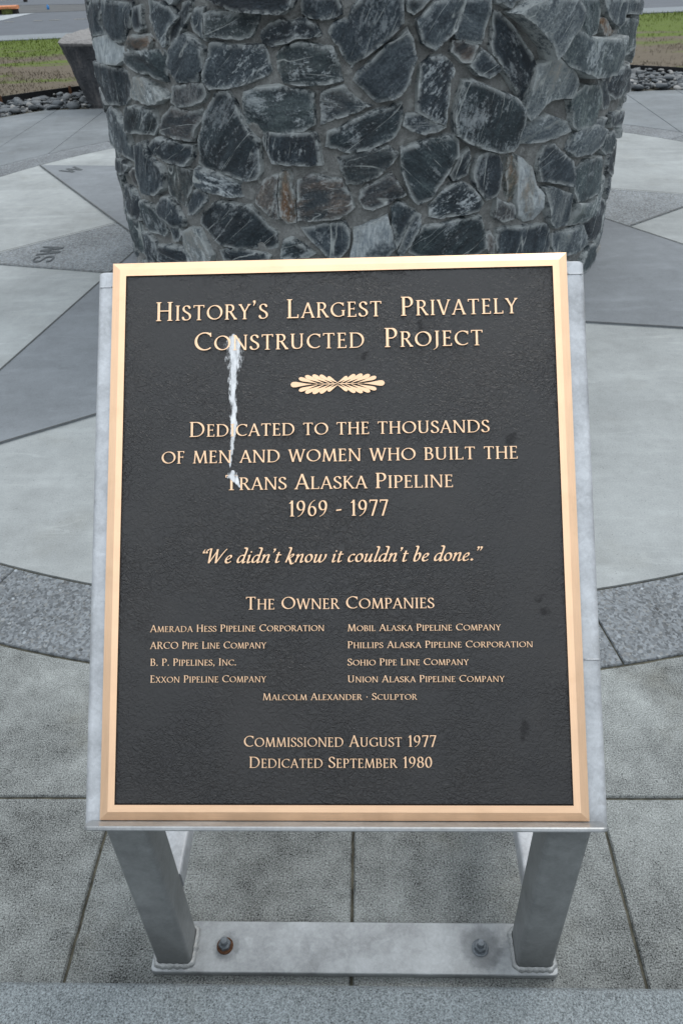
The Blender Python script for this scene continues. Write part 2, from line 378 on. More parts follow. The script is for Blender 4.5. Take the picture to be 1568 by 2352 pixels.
def inset(poly, d):                                          # offset a ccw polygon inwards
    n = len(poly); out = []
    for i in range(n):
        p0 = Vector(poly[i-1]); p = Vector(poly[i]); p1 = Vector(poly[(i+1) % n])
        a = (p-p0); b = (p1-p)
        if a.length < 1e-7 or b.length < 1e-7: out.append(tuple(p)); continue
        a.normalize(); b.normalize(); na = Vector((-a.y, a.x)); nb = Vector((-b.y, b.x))
        m = na+nb; q = m.dot(na)
        out.append(tuple(p+m*(d/max(q, .25))) if m.length > 1e-6 else tuple(p+na*d))
    return out
def area(poly): return sum(poly[i-1][0]*poly[i][1]-poly[i][0]*poly[i-1][1] for i in range(len(poly)))/2
def slab(mb, poly, gap=.003, cham=.005, z=0.0, depth=.015, m=0):
    if area(poly) < 0: poly = poly[::-1]
    a = inset(poly, gap); b = inset(poly, gap+cham*.6); n = len(a)
    vs = [(x, y, z-depth) for x, y in a]+[(x, y, z-cham) for x, y in a]+[(x, y, z) for x, y in b]
    fs = [tuple(range(2*n, 3*n))]
    for k in (0, 1): fs += [(k*n+i, k*n+(i+1) % n, (k+1)*n+(i+1) % n, (k+1)*n+i) for i in range(n)]
    mb.add(vs, fs, m)

# ---------------------------------------------------------------- ground, paving, road
CX, CY = -.01, 5.174
def pol(r, a): return (CX+r*math.cos(R(a)), CY+r*math.sin(R(a)))
def arc(r, a0, a1, n): return [pol(r, a0+(a1-a0)*i/n) for i in range(n+1)]
mesh_obj('ground', [(-900, -900, -.05), (900, -900, -.05), (900, 900, -.05), (-900, 900, -.05)], [(0, 1, 2, 3)], MAT['gutter'], kind='structure')
mesh_obj('paving_bed', [(-7, -3, -.0075), (7, -3, -.0075), (7, 12, -.0075), (-7, 12, -.0075)], [(0, 1, 2, 3)], MAT['subbase'], kind='structure')
RI, RO, RC, RP = 3.468, 3.765, 3.765, 5.76
mb = MB(); mb.prism(arc(RI-.003, 0, 357.5, 143), -.012, 0); mb.build('rose_disc', MAT['disc'], kind='structure')
mb = MB()
for i in range(12):
    a0 = -79.36+30*i; slab(mb, arc(RI+.002, a0, a0+30, 24)+arc(RO-.002, a0+30, a0, 24), .0025, .004)
mb.build('aggregate_ring', MAT['ring'], kind='structure')
mf = MB(); mbk = MB()
def rough(poly, step=.022, amp=.0016):                       # chipped, slightly wandering slab edges
    out = []
    for i in range(len(poly)):
        a = Vector(poly[i]); b = Vector(poly[(i+1) % len(poly)]); m = max(1, int((b-a).length/step))
        if a.y > 1.9 or b.y > 1.9: m = 1
        for q in range(m):
            v = a.lerp(b, q/m); k = Vector((v.x*40, v.y*40, len(poly)+a.x*3)); n = mnoise.noise(k)+.7*mnoise.noise(k*3)
            out.append((v.x+amp*n, v.y+amp*mnoise.noise(k+Vector((5, 1, 2)))))
    return out
XJ = [-.62+.5685*k for k in range(-9, 12)]
YF = .655
def yfront(x): return max(YF-.25, CY-math.sqrt(max(RP**2-(x-CX)**2, 0))) 
def yback(x): return 9.68 if abs(x) < 3.5 else CY+math.sqrt(max(RP**2-(x-CX)**2, 0))
def yarc(x, s): return CY+s*math.sqrt(max((RC+.001)**2-(x-CX)**2, 0))
for a, b in zip(XJ[:-1], XJ[1:]):
    if a < -5.7 or b > 5.7: continue
    xs = [a+(b-a)*i/8 for i in range(9)]
    lo = [(x, yfront(x)) for x in xs]; hi = [(x, yback(x)) for x in xs]
    YR = 1.067                                               # straight cross joint between the stand and the ring
    slab(mf, rough(lo+[(b, YR), (a, YR)]))
    up_ = [(a, YR), (b, YR)]
    if max(abs(a), abs(b)) < RC-.03:
        slab(mf, rough(up_+[(x, yarc(x, -1)) for x in reversed(xs)]))
        slab(mbk, [(x, yarc(x, 1)) for x in xs]+hi[::-1], .003)
    else:
        slab(mf, up_+[(b, CY), (a, CY)]); slab(mbk, [(a, CY), (b, CY)]+hi[::-1], .003)
mf.build('plaza_paving', MAT['slab'], kind='structure')
mbk.build('plaza_paving_far', MAT['back'], kind='structure')
# compass rose wedges laid in the disc
def P(x, y): return (x, y)
speck = [[pol(2.52, -171.5), (-2.271, 4.733), (-1.30, 4.48), (-1.2, 5.9), (-1.727, 5.495)],
         [(2.389, 5.728), (1.719, 5.99), (1.2, 6.1), (1.2, 4.8), (1.675, 5.152)],
         [pol(2.52, 99.8), pol(1.5, 119), pol(1.0, 100), pol(1.5, 80)], [pol(2.52, -80.2), pol(1.5, -60), pol(1.0, -80), pol(1.5, -100)]]
card = [[(-2.828, 7.166), (-1.727, 5.495), (-1.3, 4.85), (-1.0, 6.6), (-1.4, 6.95), (-2.099, 7.054)],
        [(-1.93, 2.37), (-1.161, 2.87), (-.55, 3.35), (-1.1, 4.7), (-1.45, 5.02), (-1.731, 3.289)],
        [(2.785, 3.35), (1.886, 4.767), (1.538, 5.314), (1.1, 5.6), (.6, 3.9), (1.072, 3.697)],
        [pol(3.44, 54.8), pol(2.0, 79), pol(1.2, 54.8), pol(2.0, 30)]]
mb = MB()
for p in speck: mb.prism(p if area(p) > 0 else p[::-1], .0, .004)
mb.build('rose_intercardinal_points', MAT['spec'], kind='structure')
mb = MB()
for p in card: mb.prism(p if area(p) > 0 else p[::-1], .0, .008)
mb.build('rose_cardinal_points', MAT['star'], kind='structure')
mb = MB()
def strip(mb, a, b, w, z):
    a = Vector((*a, 0)); b = Vector((*b, 0)); d = (b-a).normalized(); n = Vector((-d.y, d.x, 0))*w/2
    mb.add([(p.x, p.y, z) for p in (a-n, b-n, b+n, a+n)], [(0, 1, 2, 3)])
for pl_, w in [([(-2.828, 7.166), (-1.727, 5.495), (-1.3, 4.85)], .010), ([pol(2.52, -171.5), (-1.727, 5.495)], .007), ([pol(2.52, -171.5), (-2.271, 4.733), (-1.30, 4.48)], .006),
               ([(-1.93, 2.37), (-1.731, 3.289), (-1.45, 5.02)], .009), ([(-1.93, 2.37), (-1.161, 2.87), (-.55, 3.35)], .007), ([(2.785, 3.35), (1.886, 4.767), (1.538, 5.314), (1.1, 5.6)], .009),
               ([(2.785, 3.35), (1.072, 3.697), (.6, 3.9)], .006), ([(2.389, 5.728), (1.719, 5.99), (1.2, 6.1)], .007), ([(2.389, 5.728), (1.675, 5.152)], .007)]:
    for a, b in zip(pl_[:-1], pl_[1:]): strip(mb, a, b, w, .0105)
mb.build('rose_joints', MAT['joint'], kind='structure')
# road, verge, footway beyond the plaza
def yroad(x): return 16.35+.058*x
lawn = []
mb = MB()
ang = [18+144*i/72 for i in range(73)]
inner = [pol(6.54, a) for a in ang]
far = [(x*3.1, yroad(x*3.1)) for x, y in inner]
vs = []; fs = []
NR = 26
for i, (p, q) in enumerate(zip(inner, far)):
    for j in range(NR+1):
        t = j/NR; x = p[0]+(q[0]-p[0])*t; y = p[1]+(q[1]-p[1])*t
        vs.append((x, y, .035+.02*mnoise.noise((x*.5, y*.5, 0))*min(1, 4*t*(1-t))))
for i in range(len(inner)-1):
    for j in range(NR): a = i*(NR+1)+j; fs.append((a, a+1, a+NR+2, a+NR+1)[::-1])
mesh_obj('lawn', vs, fs, MAT['lawn'], smooth=True, kind='structure')
def quad(name, pts, z, mat, **k): return mesh_obj(name, [(x, y, z) for x, y in pts], [tuple(range(len(pts)))], mat, kind='structure', **k)
mb = MB(); mb.prism([(-40, yroad(-40)), (40, yroad(40)), (40, yroad(40)+.78), (-40, yroad(-40)+.78)], -.05, .05); mb.build('road_kerb', MAT['footway'], kind='structure')
quad('road', [(-70, yroad(-70)+.781), (70, yroad(70)+.781), (70, 22.2), (-70, 22.2)], -.03, MAT['asphalt'])
quad('road_shoulder', [(-70, 22.2), (70, 22.2), (70, 24.1-.28*77), (70, 24.04), (-7.3, 24.04), (-9.2, 24.5), (-70, 30)] if False else [(-70, 22.203), (70, 22.203), (70, 24.04), (-7.28, 24.04), (-70, 39)], -.026, MAT['gutter'])
quad('far_lot', [(-70, 39.02), (-7.28, 24.045), (70, 24.045), (70, 80), (-70, 80)], -.022, MAT['asphalt'])
quad('road_marking', [(-9.3, 20.9), (-8.16, 20.47), (-8.06, 21.16), (-7.91, 22.06), (-8.33, 21.96), (-9.3, 21.1)], -.024, MAT['paint_white'])
mb = MB()
for x0, x1 in [(-9.2, -8.7), (-7.95, -7.74), (-7.3, -7.1), (-6.95, -6.7), (-6.4, -6.1), (-3, 12)]:
    mb.add([(x0, 20.15, -.024), (x1, 20.15, -.024), (x1, 20.22, -.024), (x0, 20.22, -.024)], [(0, 1, 2, 3)])
mb.build('faded_centre_line', MAT['paint_yellow'], kind='structure')

# ---------------------------------------------------------------- glyphs: broad-nib roman capitals and a chancery italic
TK, TN = .120, .054
def nibw(dx, dy, T, ang=20):
    a = math.atan2(dy, dx)-R(ang); return T*max(.42, abs(math.sin(a)))
def sweep(pts, T, ang=20, taper=None):
    n = len(pts); L = []; Rr = []
    for i, (x, y) in enumerate(pts):
        x0, y0 = pts[max(i-1, 0)]; x1, y1 = pts[min(i+1, n-1)]; dx, dy = x1-x0, y1-y0; l = math.hypot(dx, dy) or 1
        w = nibw(dx, dy, T, ang)/2
        if taper: w *= taper(i/(n-1))
        L.append((x-dy/l*w, y+dx/l*w)); Rr.append((x+dy/l*w, y-dx/l*w))
    out = []
    for i in range(n-1): out += [[L[i], Rr[i], Rr[i+1]], [L[i], Rr[i+1], L[i+1]]]
    return out
def ell(cx, cy, rx, ry, a0, a1, T=TK, n=None, ang=20):
    n = n or max(6, int(abs(a1-a0)/12))
    return sweep([(cx+rx*math.cos(R(a0+(a1-a0)*i/n)), cy+ry*math.sin(R(a0+(a1-a0)*i/n))) for i in range(n+1)], T, ang)
def bez(*p, T=TK, n=12, ang=20, taper=None):
    pts = []
    for s in range(0, len(p)-3, 3):
        a, b, c, d = p[s:s+4]
        for i in range(0 if s == 0 else 1, n+1):
            t = i/n; u = 1-t
            pts.append(tuple(u**3*a[k]+3*u*u*t*b[k]+3*u*t*t*c[k]+t**3*d[k] for k in (0, 1)))
    return sweep(pts, T, ang, taper)
def bar(x0, y0, x1, y1, w):                                  # diagonal or upright stroke, ends cut level
    return [[(x0-w/2, y0), (x0+w/2, y0), (x1+w/2, y1), (x1-w/2, y1)]]
def hb(x0, x1, y, w=TN): return [[(x0, y-w/2), (x1, y-w/2), (x1, y+w/2), (x0, y+w/2)]]
def sf(x, y, hw=.125, st=TK/2):                              # bracketed serif at the foot (y=0) or the head (y=1)
    s = 1 if y < .5 else -1
    return [[(x-hw, y), (x+hw, y), (x+hw, y+s*.032), (x+st, y+s*.05), (x+st*.9, y+s*.1), (x-st*.9, y+s*.1), (x-st, y+s*.05), (x-hw, y+s*.032)]]
def stem(x, w=TK): return bar(x, 0, x, 1, w)+sf(x, 0)+sf(x, 1)
def tick(x, y0, y1, w=.05): return [[(x-w/2, min(y0, y1)), (x+w/2, min(y0, y1)), (x+w/2, max(y0, y1)), (x-w/2, max(y0, y1))]]
G = {}
G['H'] = (.84, stem(.15)+stem(.69)+hb(.15, .69, .53)); G['I'] = (.32, stem(.16))
G['S'] = (.56, bez((.46, .80), (.44, .92), (.36, .965), (.27, .965), (.16, .965), (.09, .88), (.09, .77), (.09, .52), (.49, .52), (.49, .25), (.49, .11), (.38, .03), (.26, .03), (.15, .03), (.07, .08), (.05, .22), T=TK*1.05)+tick(.46, .76, .93, .04)+tick(.055, .08, .26, .04))
G['T'] = (.72, bar(.36, 0, .36, 1, TK)+sf(.36, 0, .14)+hb(.04, .68, .97)+tick(.06, .83, .99)+tick(.66, .83, .99))
G['O'] = (.98, ell(.49, .5, .41, .45, 0, 360, T=TK*1.06, n=40))
G['C'] = (.82, ell(.49, .5, .41, .45, 48, 312, T=TK*1.06, n=30)+tick(.765, .73, .95))
G['G'] = (.88, ell(.49, .5, .41, .45, 48, 318, T=TK*1.06, n=30)+tick(.765, .73, .95)+bar(.77, .1, .77, .44, TK)+hb(.66, .87, .44, .04))
G['R'] = (.74, stem(.15)+hb(.15, .33, .97)+ell(.33, .745, .2, .225, 90, -90)+hb(.15, .35, .52)+bar(.66, 0, .34, .53, TK*1.1)+sf(.66, 0, .1))
G['P'] = (.62, stem(.15)+hb(.15, .33, .97)+ell(.33, .72, .21, .25, 90, -90)+hb(.15, .35, .47))
G['B'] = (.66, stem(.15)+hb(.15, .33, .97)+ell(.33, .755, .17, .215, 90, -90)+hb(.15, .36, .54)+ell(.35, .285, .22, .255, 90, -90)+hb(.15, .36, .03))
G['D'] = (.92, stem(.15)+hb(.15, .38, .97)+ell(.38, .5, .43, .47, 90, -90, n=20)+hb(.15, .38, .03))
G['E'] = (.60, stem(.15)+hb(.15, .50, .97)+tick(.49, .83, .99)+hb(.15, .44, .53)+tick(.43, .45, .61, .04)+hb(.15, .54, .03)+tick(.53, .01, .18))
G['F'] = (.55, stem(.15)+hb(.15, .49, .97)+tick(.48, .83, .99)+hb(.15, .43, .52)+tick(.42, .44, .60, .04))
G['L'] = (.60, stem(.15)+hb(.15, .56, .03)+tick(.55, .01, .19))
G['U'] = (.86, bar(.16, .35, .16, 1, TK)+sf(.16, 1)+bez((.16, .36), (.16, .1), (.27, .035), (.43, .035), (.58, .035), (.68, .12), (.68, .36))+bar(.68, .33, .68, 1, .085)+sf(.68, 1, .11, .04))
G['Y'] = (.74, bar(.37, .46, .1, 1, TK)+bar(.37, .46, .64, 1, .075)+bar(.37, 0, .37, .5, TK)+sf(.37, 0)+sf(.1, 1, .1)+sf(.64, 1, .1, .04))
G['V'] = (.78, bar(.39, 0, .09, 1, TK)+bar(.39, 0, .69, 1, .075)+sf(.09, 1, .1)+sf(.69, 1, .1, .04))
G['A'] = (.80, bar(.08, 0, .40, 1, .075)+bar(.71, 0, .40, 1, TK)+hb(.2, .6, .34)+sf(.08, 0, .1, .04)+sf(.71, 0, .11))
G['N'] = (.90, bar(.14, 0, .14, 1, .08)+sf(.14, 0, .11, .04)+bar(.74, 0, .14, 1, TK)+bar(.76, 0, .76, 1, .08)+sf(.76, 1, .11, .04)+sf(.12, 1, .09))
G['M'] = (1.02, bar(.12, 0, .2, 1, .075)+bar(.5, .02, .2, 1, TK)+bar(.5, .02, .80, 1, .075)+bar(.90, 0, .81, 1, TK)+sf(.12, 0, .1, .04)+sf(.90, 0, .12)+sf(.2, 1, .08)+sf(.81, 1, .08))
G['W'] = (1.14, bar(.32, 0, .09, 1, TK)+bar(.32, 0, .56, 1, .075)+bar(.8, 0, .56, 1, TK)+bar(.8, 0, 1.05, 1, .075)+sf(.09, 1, .1)+sf(.56, 1, .08)+sf(1.05, 1, .1, .04))
G['J'] = (.38, bar(.2, .05, .2, 1, TK)+sf(.2, 1)+bez((.2, .1), (.2, -.08), (.13, -.16), (-.02, -.22), taper=lambda t: 1-.6*t))
G['K'] = (.76, stem(.15)+bar(.18, .47, .58, 1, .075)+bar(.68, 0, .3, .6, TK)+sf(.58, 1, .1, .04)+sf(.68, 0, .1))
G['X'] = (.76, bar(.66, 0, .12, 1, TK)+bar(.1, 0, .63, 1, .075)+sf(.66, 0, .1)+sf(.12, 1, .1)+sf(.1, 0, .1, .04)+sf(.63, 1, .1, .04))
G['1'] = (.42, bar(.24, 0, .24, 1, TK)+sf(.24, 0)+[[(.06, .82), (.1, .80), (.24, .88), (.24, 1)]])
G['9'] = (.60, ell(.29, .68, .2, .285, 0, 360, n=26)+bez((.49, .70), (.5, .36), (.36, .08), (.1, -.02), taper=lambda t: 1-.45*t))
G['6'] = (.60, ell(.31, .32, .2, .285, 0, 360, n=26)+bez((.11, .30), (.10, .64), (.24, .92), (.50, 1.02), taper=lambda t: 1-.45*t))
G['7'] = (.56, hb(.06, .52, .96, .075)+bar(.2, -.02, .49, .97, TK*.9)+tick(.07, .82, .98))
G['8'] = (.58, ell(.29, .745, .175, .22, 0, 360, n=24)+ell(.29, .28, .215, .25, 0, 360, n=26))
G['0'] = (.60, ell(.30, .5, .215, .46, 0, 360, n=30))
ap = [[(.03, .98), (.15, .98), (.15, .88), (.07, .70), (.04, .71), (.08, .86), (.03, .88)]]
G["'"] = (.2, ap); G['"'] = (.34, ap+[[(x+.16, y) for x, y in ap[0]]])
G['`'] = (.34, [[(.19-x, 1.68-y) for x, y in ap[0]], [(.35-x, 1.68-y) for x, y in ap[0]]])
G['-'] = (.42, [[(.05, .31), (.36, .35), (.36, .43), (.05, .39)]])
G['.'] = (.22, [[(.11+.075*math.cos(R(a)), .07+.075*math.sin(R(a))) for a in range(0, 360, 36)]])
G[','] = (.22, [[(.05, .14), (.17, .14), (.17, .02), (.08, -.15), (.04, -.14), (.09, 0), (.05, .02)]])
G['*'] = (.3, [[(.15+.075*math.cos(R(a)), .42+.075*math.sin(R(a))) for a in range(0, 360, 36)]])
G[' '] = (.36, [])
IT = {}
N2 = 38; XH = .56
def b2(*p, **k): return bez(*p, T=.120, ang=N2, n=9, **k)
def l2(x0, y0, x1, y1): return sweep([(x0+(x1-x0)*i/4, y0+(y1-y0)*i/4) for i in range(5)], .120, N2)
IT['i'] = (.27, b2((.04, .46), (.08, .53), (.12, .57), (.12, .5), (.12, .3), (.06, .0), (.14, .0), (.18, .0), (.22, .05), (.25, .1))+[[(.11, .76), (.17, .70), (.22, .77), (.16, .83)]])
IT['t'] = (.32, b2((.14, .74), (.13, .45), (.05, .0), (.15, .0), (.2, .0), (.26, .06), (.28, .1))+hb(.02, .30, .54, .06))
IT['n'] = (.50, b2((.03, .46), (.08, .55), (.12, .58), (.115, .5), (.1, .3), (.08, .15), (.06, .0))+b2((.09, .22), (.14, .42), (.24, .57), (.33, .56), (.42, .54), (.3, .1), (.36, .01), (.4, -.02), (.45, .04), (.48, .1)))
IT['o'] = (.46, ell(.22, .28, .165, .265, 0, 360, T=.118, n=26, ang=N2))
IT['c'] = (.38, b2((.33, .46), (.28, .6), (.05, .5), (.06, .2), (.07, -.04), (.25, -.03), (.34, .12)))
IT['e'] = (.40, b2((.08, .22), (.2, .26), (.34, .36), (.30, .48), (.24, .62), (.06, .45), (.06, .2), (.07, -.05), (.25, -.03), (.36, .12)))
IT['u'] = (.50, b2((.03, .46), (.09, .56), (.13, .56), (.11, .4), (.08, .1), (.08, .0), (.16, .0), (.26, .0), (.34, .22), (.37, .5))+b2((.385, .55), (.36, .3), (.32, .0), (.38, .0), (.42, 0), (.46, .06), (.48, .1)))
IT['d'] = (.50, b2((.36, .5), (.22, .62), (.04, .45), (.05, .18), (.06, -.06), (.24, -.02), (.34, .3))+b2((.24, 1.04), (.36, 1.06), (.42, 1.02), (.41, .9), (.39, .5), (.31, .0), (.38, .0), (.42, 0), (.46, .06), (.49, .1)))
IT['l'] = (.26, b2((.02, 1.03), (.12, 1.06), (.18, 1.02), (.17, .9), (.14, .5), (.05, .0), (.13, .0), (.17, 0), (.22, .06), (.25, .1)))
IT['b'] = (.46, b2((.02, 1.03), (.12, 1.06), (.17, 1.02), (.16, .9), (.13, .5), (.02, .0), (.18, .0), (.38, .02), (.42, .54), (.28, .56), (.2, .56), (.14, .44), (.10, .3)))
IT['k'] = (.50, b2((.02, 1.03), (.12, 1.06), (.18, 1.02), (.17, .9), (.13, .5), (.09, .2), (.06, .0))+b2((.11, .28), (.2, .5), (.36, .66), (.38, .52), (.38, .38), (.2, .32), (.14, .3), (.26, .26), (.3, -.04), (.38, -.1), (.44, -.12), (.48, -.06), (.5, -.02)))
IT['w'] = (.72, b2((.03, .46), (.09, .56), (.13, .56), (.11, .4), (.08, .1), (.08, .0), (.16, .0), (.26, .0), (.33, .22), (.36, .5))+b2((.375, .55), (.34, .2), (.32, .0), (.42, .0), (.54, .0), (.68, .3), (.62, .56)))
IT['W'] = (.98, l2(.10, 1.0, .16, 0)+l2(.16, 0, .5, .95)+l2(.46, .98, .54, 0)+b2((.54, .0), (.66, .3), (.82, .8), (.98, 1.0))+b2((-.06, .88), (-.02, 1.02), (.06, 1.04), (.14, .96)))
for c in "'`\".": IT[c] = G[c]
IT[' '] = (.24, [])

def union(polys):                                           # constrained Delaunay of overlapping polygons -> one outline
    vs = []; fs = []
    for p in polys:
        if abs(area(p)) < 2e-6: continue
        if area(p) < 0: p = p[::-1]
        b = len(vs); vs += [Vector(q) for q in p]; fs.append(list(range(b, b+len(p))))
    ov, oe, of, _a, _b, orig = delaunay_2d_cdt(vs, [], fs, 0, 1e-5)
    return [tuple(v) for v in ov], [f for f, g in zip(of, orig) if len(f) == 3 and g]
_gc = {}
def glyph(tab, ch):
    k = (id(tab), ch)
    if k not in _gc:
        w, p = tab[ch]; _gc[k] = (w, *(union(p) if p else ([], [])))
    return _gc[k]
def solid(mb, vs2, tris, fn, h0, h1):
    """extrude flat triangles: fn(x, y, h) -> 3-D point; top = material 0, sides = material 1"""
    tris = [t if area([vs2[i] for i in t]) > 0 else t[::-1] for t in tris]
    mb.add([fn(*p, h1) for p in vs2], tris, 0)
    ed = {}
    for t in tris:
        for i in range(3): ed[(t[i], t[(i+1) % 3])] = 1
    for a, b in ed:
        if (b, a) not in ed:
            mb.add([fn(*vs2[a], h0), fn(*vs2[b], h0), fn(*vs2[b], h1), fn(*vs2[a], h1)], [(0, 1, 2, 3)], 1)
def text_mesh(mb, text, x0, x1, y, cap, fn, h0, h1, tab=G, small=.80, slant=0.0, weight=1.0, tracking=.07, allsmall=False):
    runs = []; pen = 0
    for ch in text:
        if tab is G:
            s = small if (ch.isalpha() and (ch.islower() or allsmall)) else (.95 if ch.isdigit() and False else 1.0); g = ch.upper() if ch.isalpha() else ch
        else: s = 1.0; g = ch
        w, v, t = glyph(tab, g); runs.append((pen, s, v, t)); pen += w*s+tracking*(s if ch != ' ' else .4)
    tot = pen-tracking
    kx = (x1-x0)/(tot*cap)
    for px, s, v, t in runs:
        if not t: continue
        v2 = [(x0+cap*kx*(px+(a*s)+slant*b*s), y+cap*b*s) for a, b in v]
        solid(mb, v2, t, fn, h0, h1)

# ---------------------------------------------------------------- letters set into the paving
def ground_word(name, label, org, right, upv, words, h, group):
    rx = Vector((*right, 0)).normalized(); uy = Vector((*upv, 0)).normalized()
    mb = MB()
    def fn(x, y, hh): return tuple(Vector((org[0], org[1], 0))+rx*x+uy*y+Vector((0, 0, hh)))
    text_mesh(mb, words, 0, h[0], 0, h[1], fn, .0045 if 'speck' in label else .0085, .0075 if 'speck' in label else .011, tracking=.14)
    o = mb.build(name, [MAT['inlay'], MAT['inlay']]); return tag(o, label, 'letter', group)
_s = {}
def sans(ch, p): G[ch] = p
_keep = {c: G[c] for c in 'SW'}
G['W'] = (1.2, bar(.33, 0, .1, 1, .2)+bar(.33, 0, .6, .98, .18)+bar(.87, 0, .6, .98, .2)+bar(.87, 0, 1.1, 1, .18))
G['S'] = (.8, bez((.7, .74), (.66, .92), (.5, .92), (.4, .92), (.22, .92), (.12, .84), (.12, .72), (.12, .42), (.7, .6), (.7, .28), (.7, .14), (.55, .08), (.4, .08), (.2, .08), (.12, .14), (.08, .3), T=.2, ang=0, n=10))
ground_word('compass_letter', 'dark letter W set into the smooth grey compass point', (-2.470, 6.848), (.61, .79), (-.80, .60), 'W', (.165, .15), 'compass letters in the paving')
ground_word('compass_letter', 'dark letters SW set into the speckled grey compass point', (-1.945, 4.745), (-.03, 1), (-1, -.03), 'SW', (.30, .14), 'compass letters in the paving')
for c in 'SW': G[c] = _keep[c]; _gc.pop((id(G), c), None)

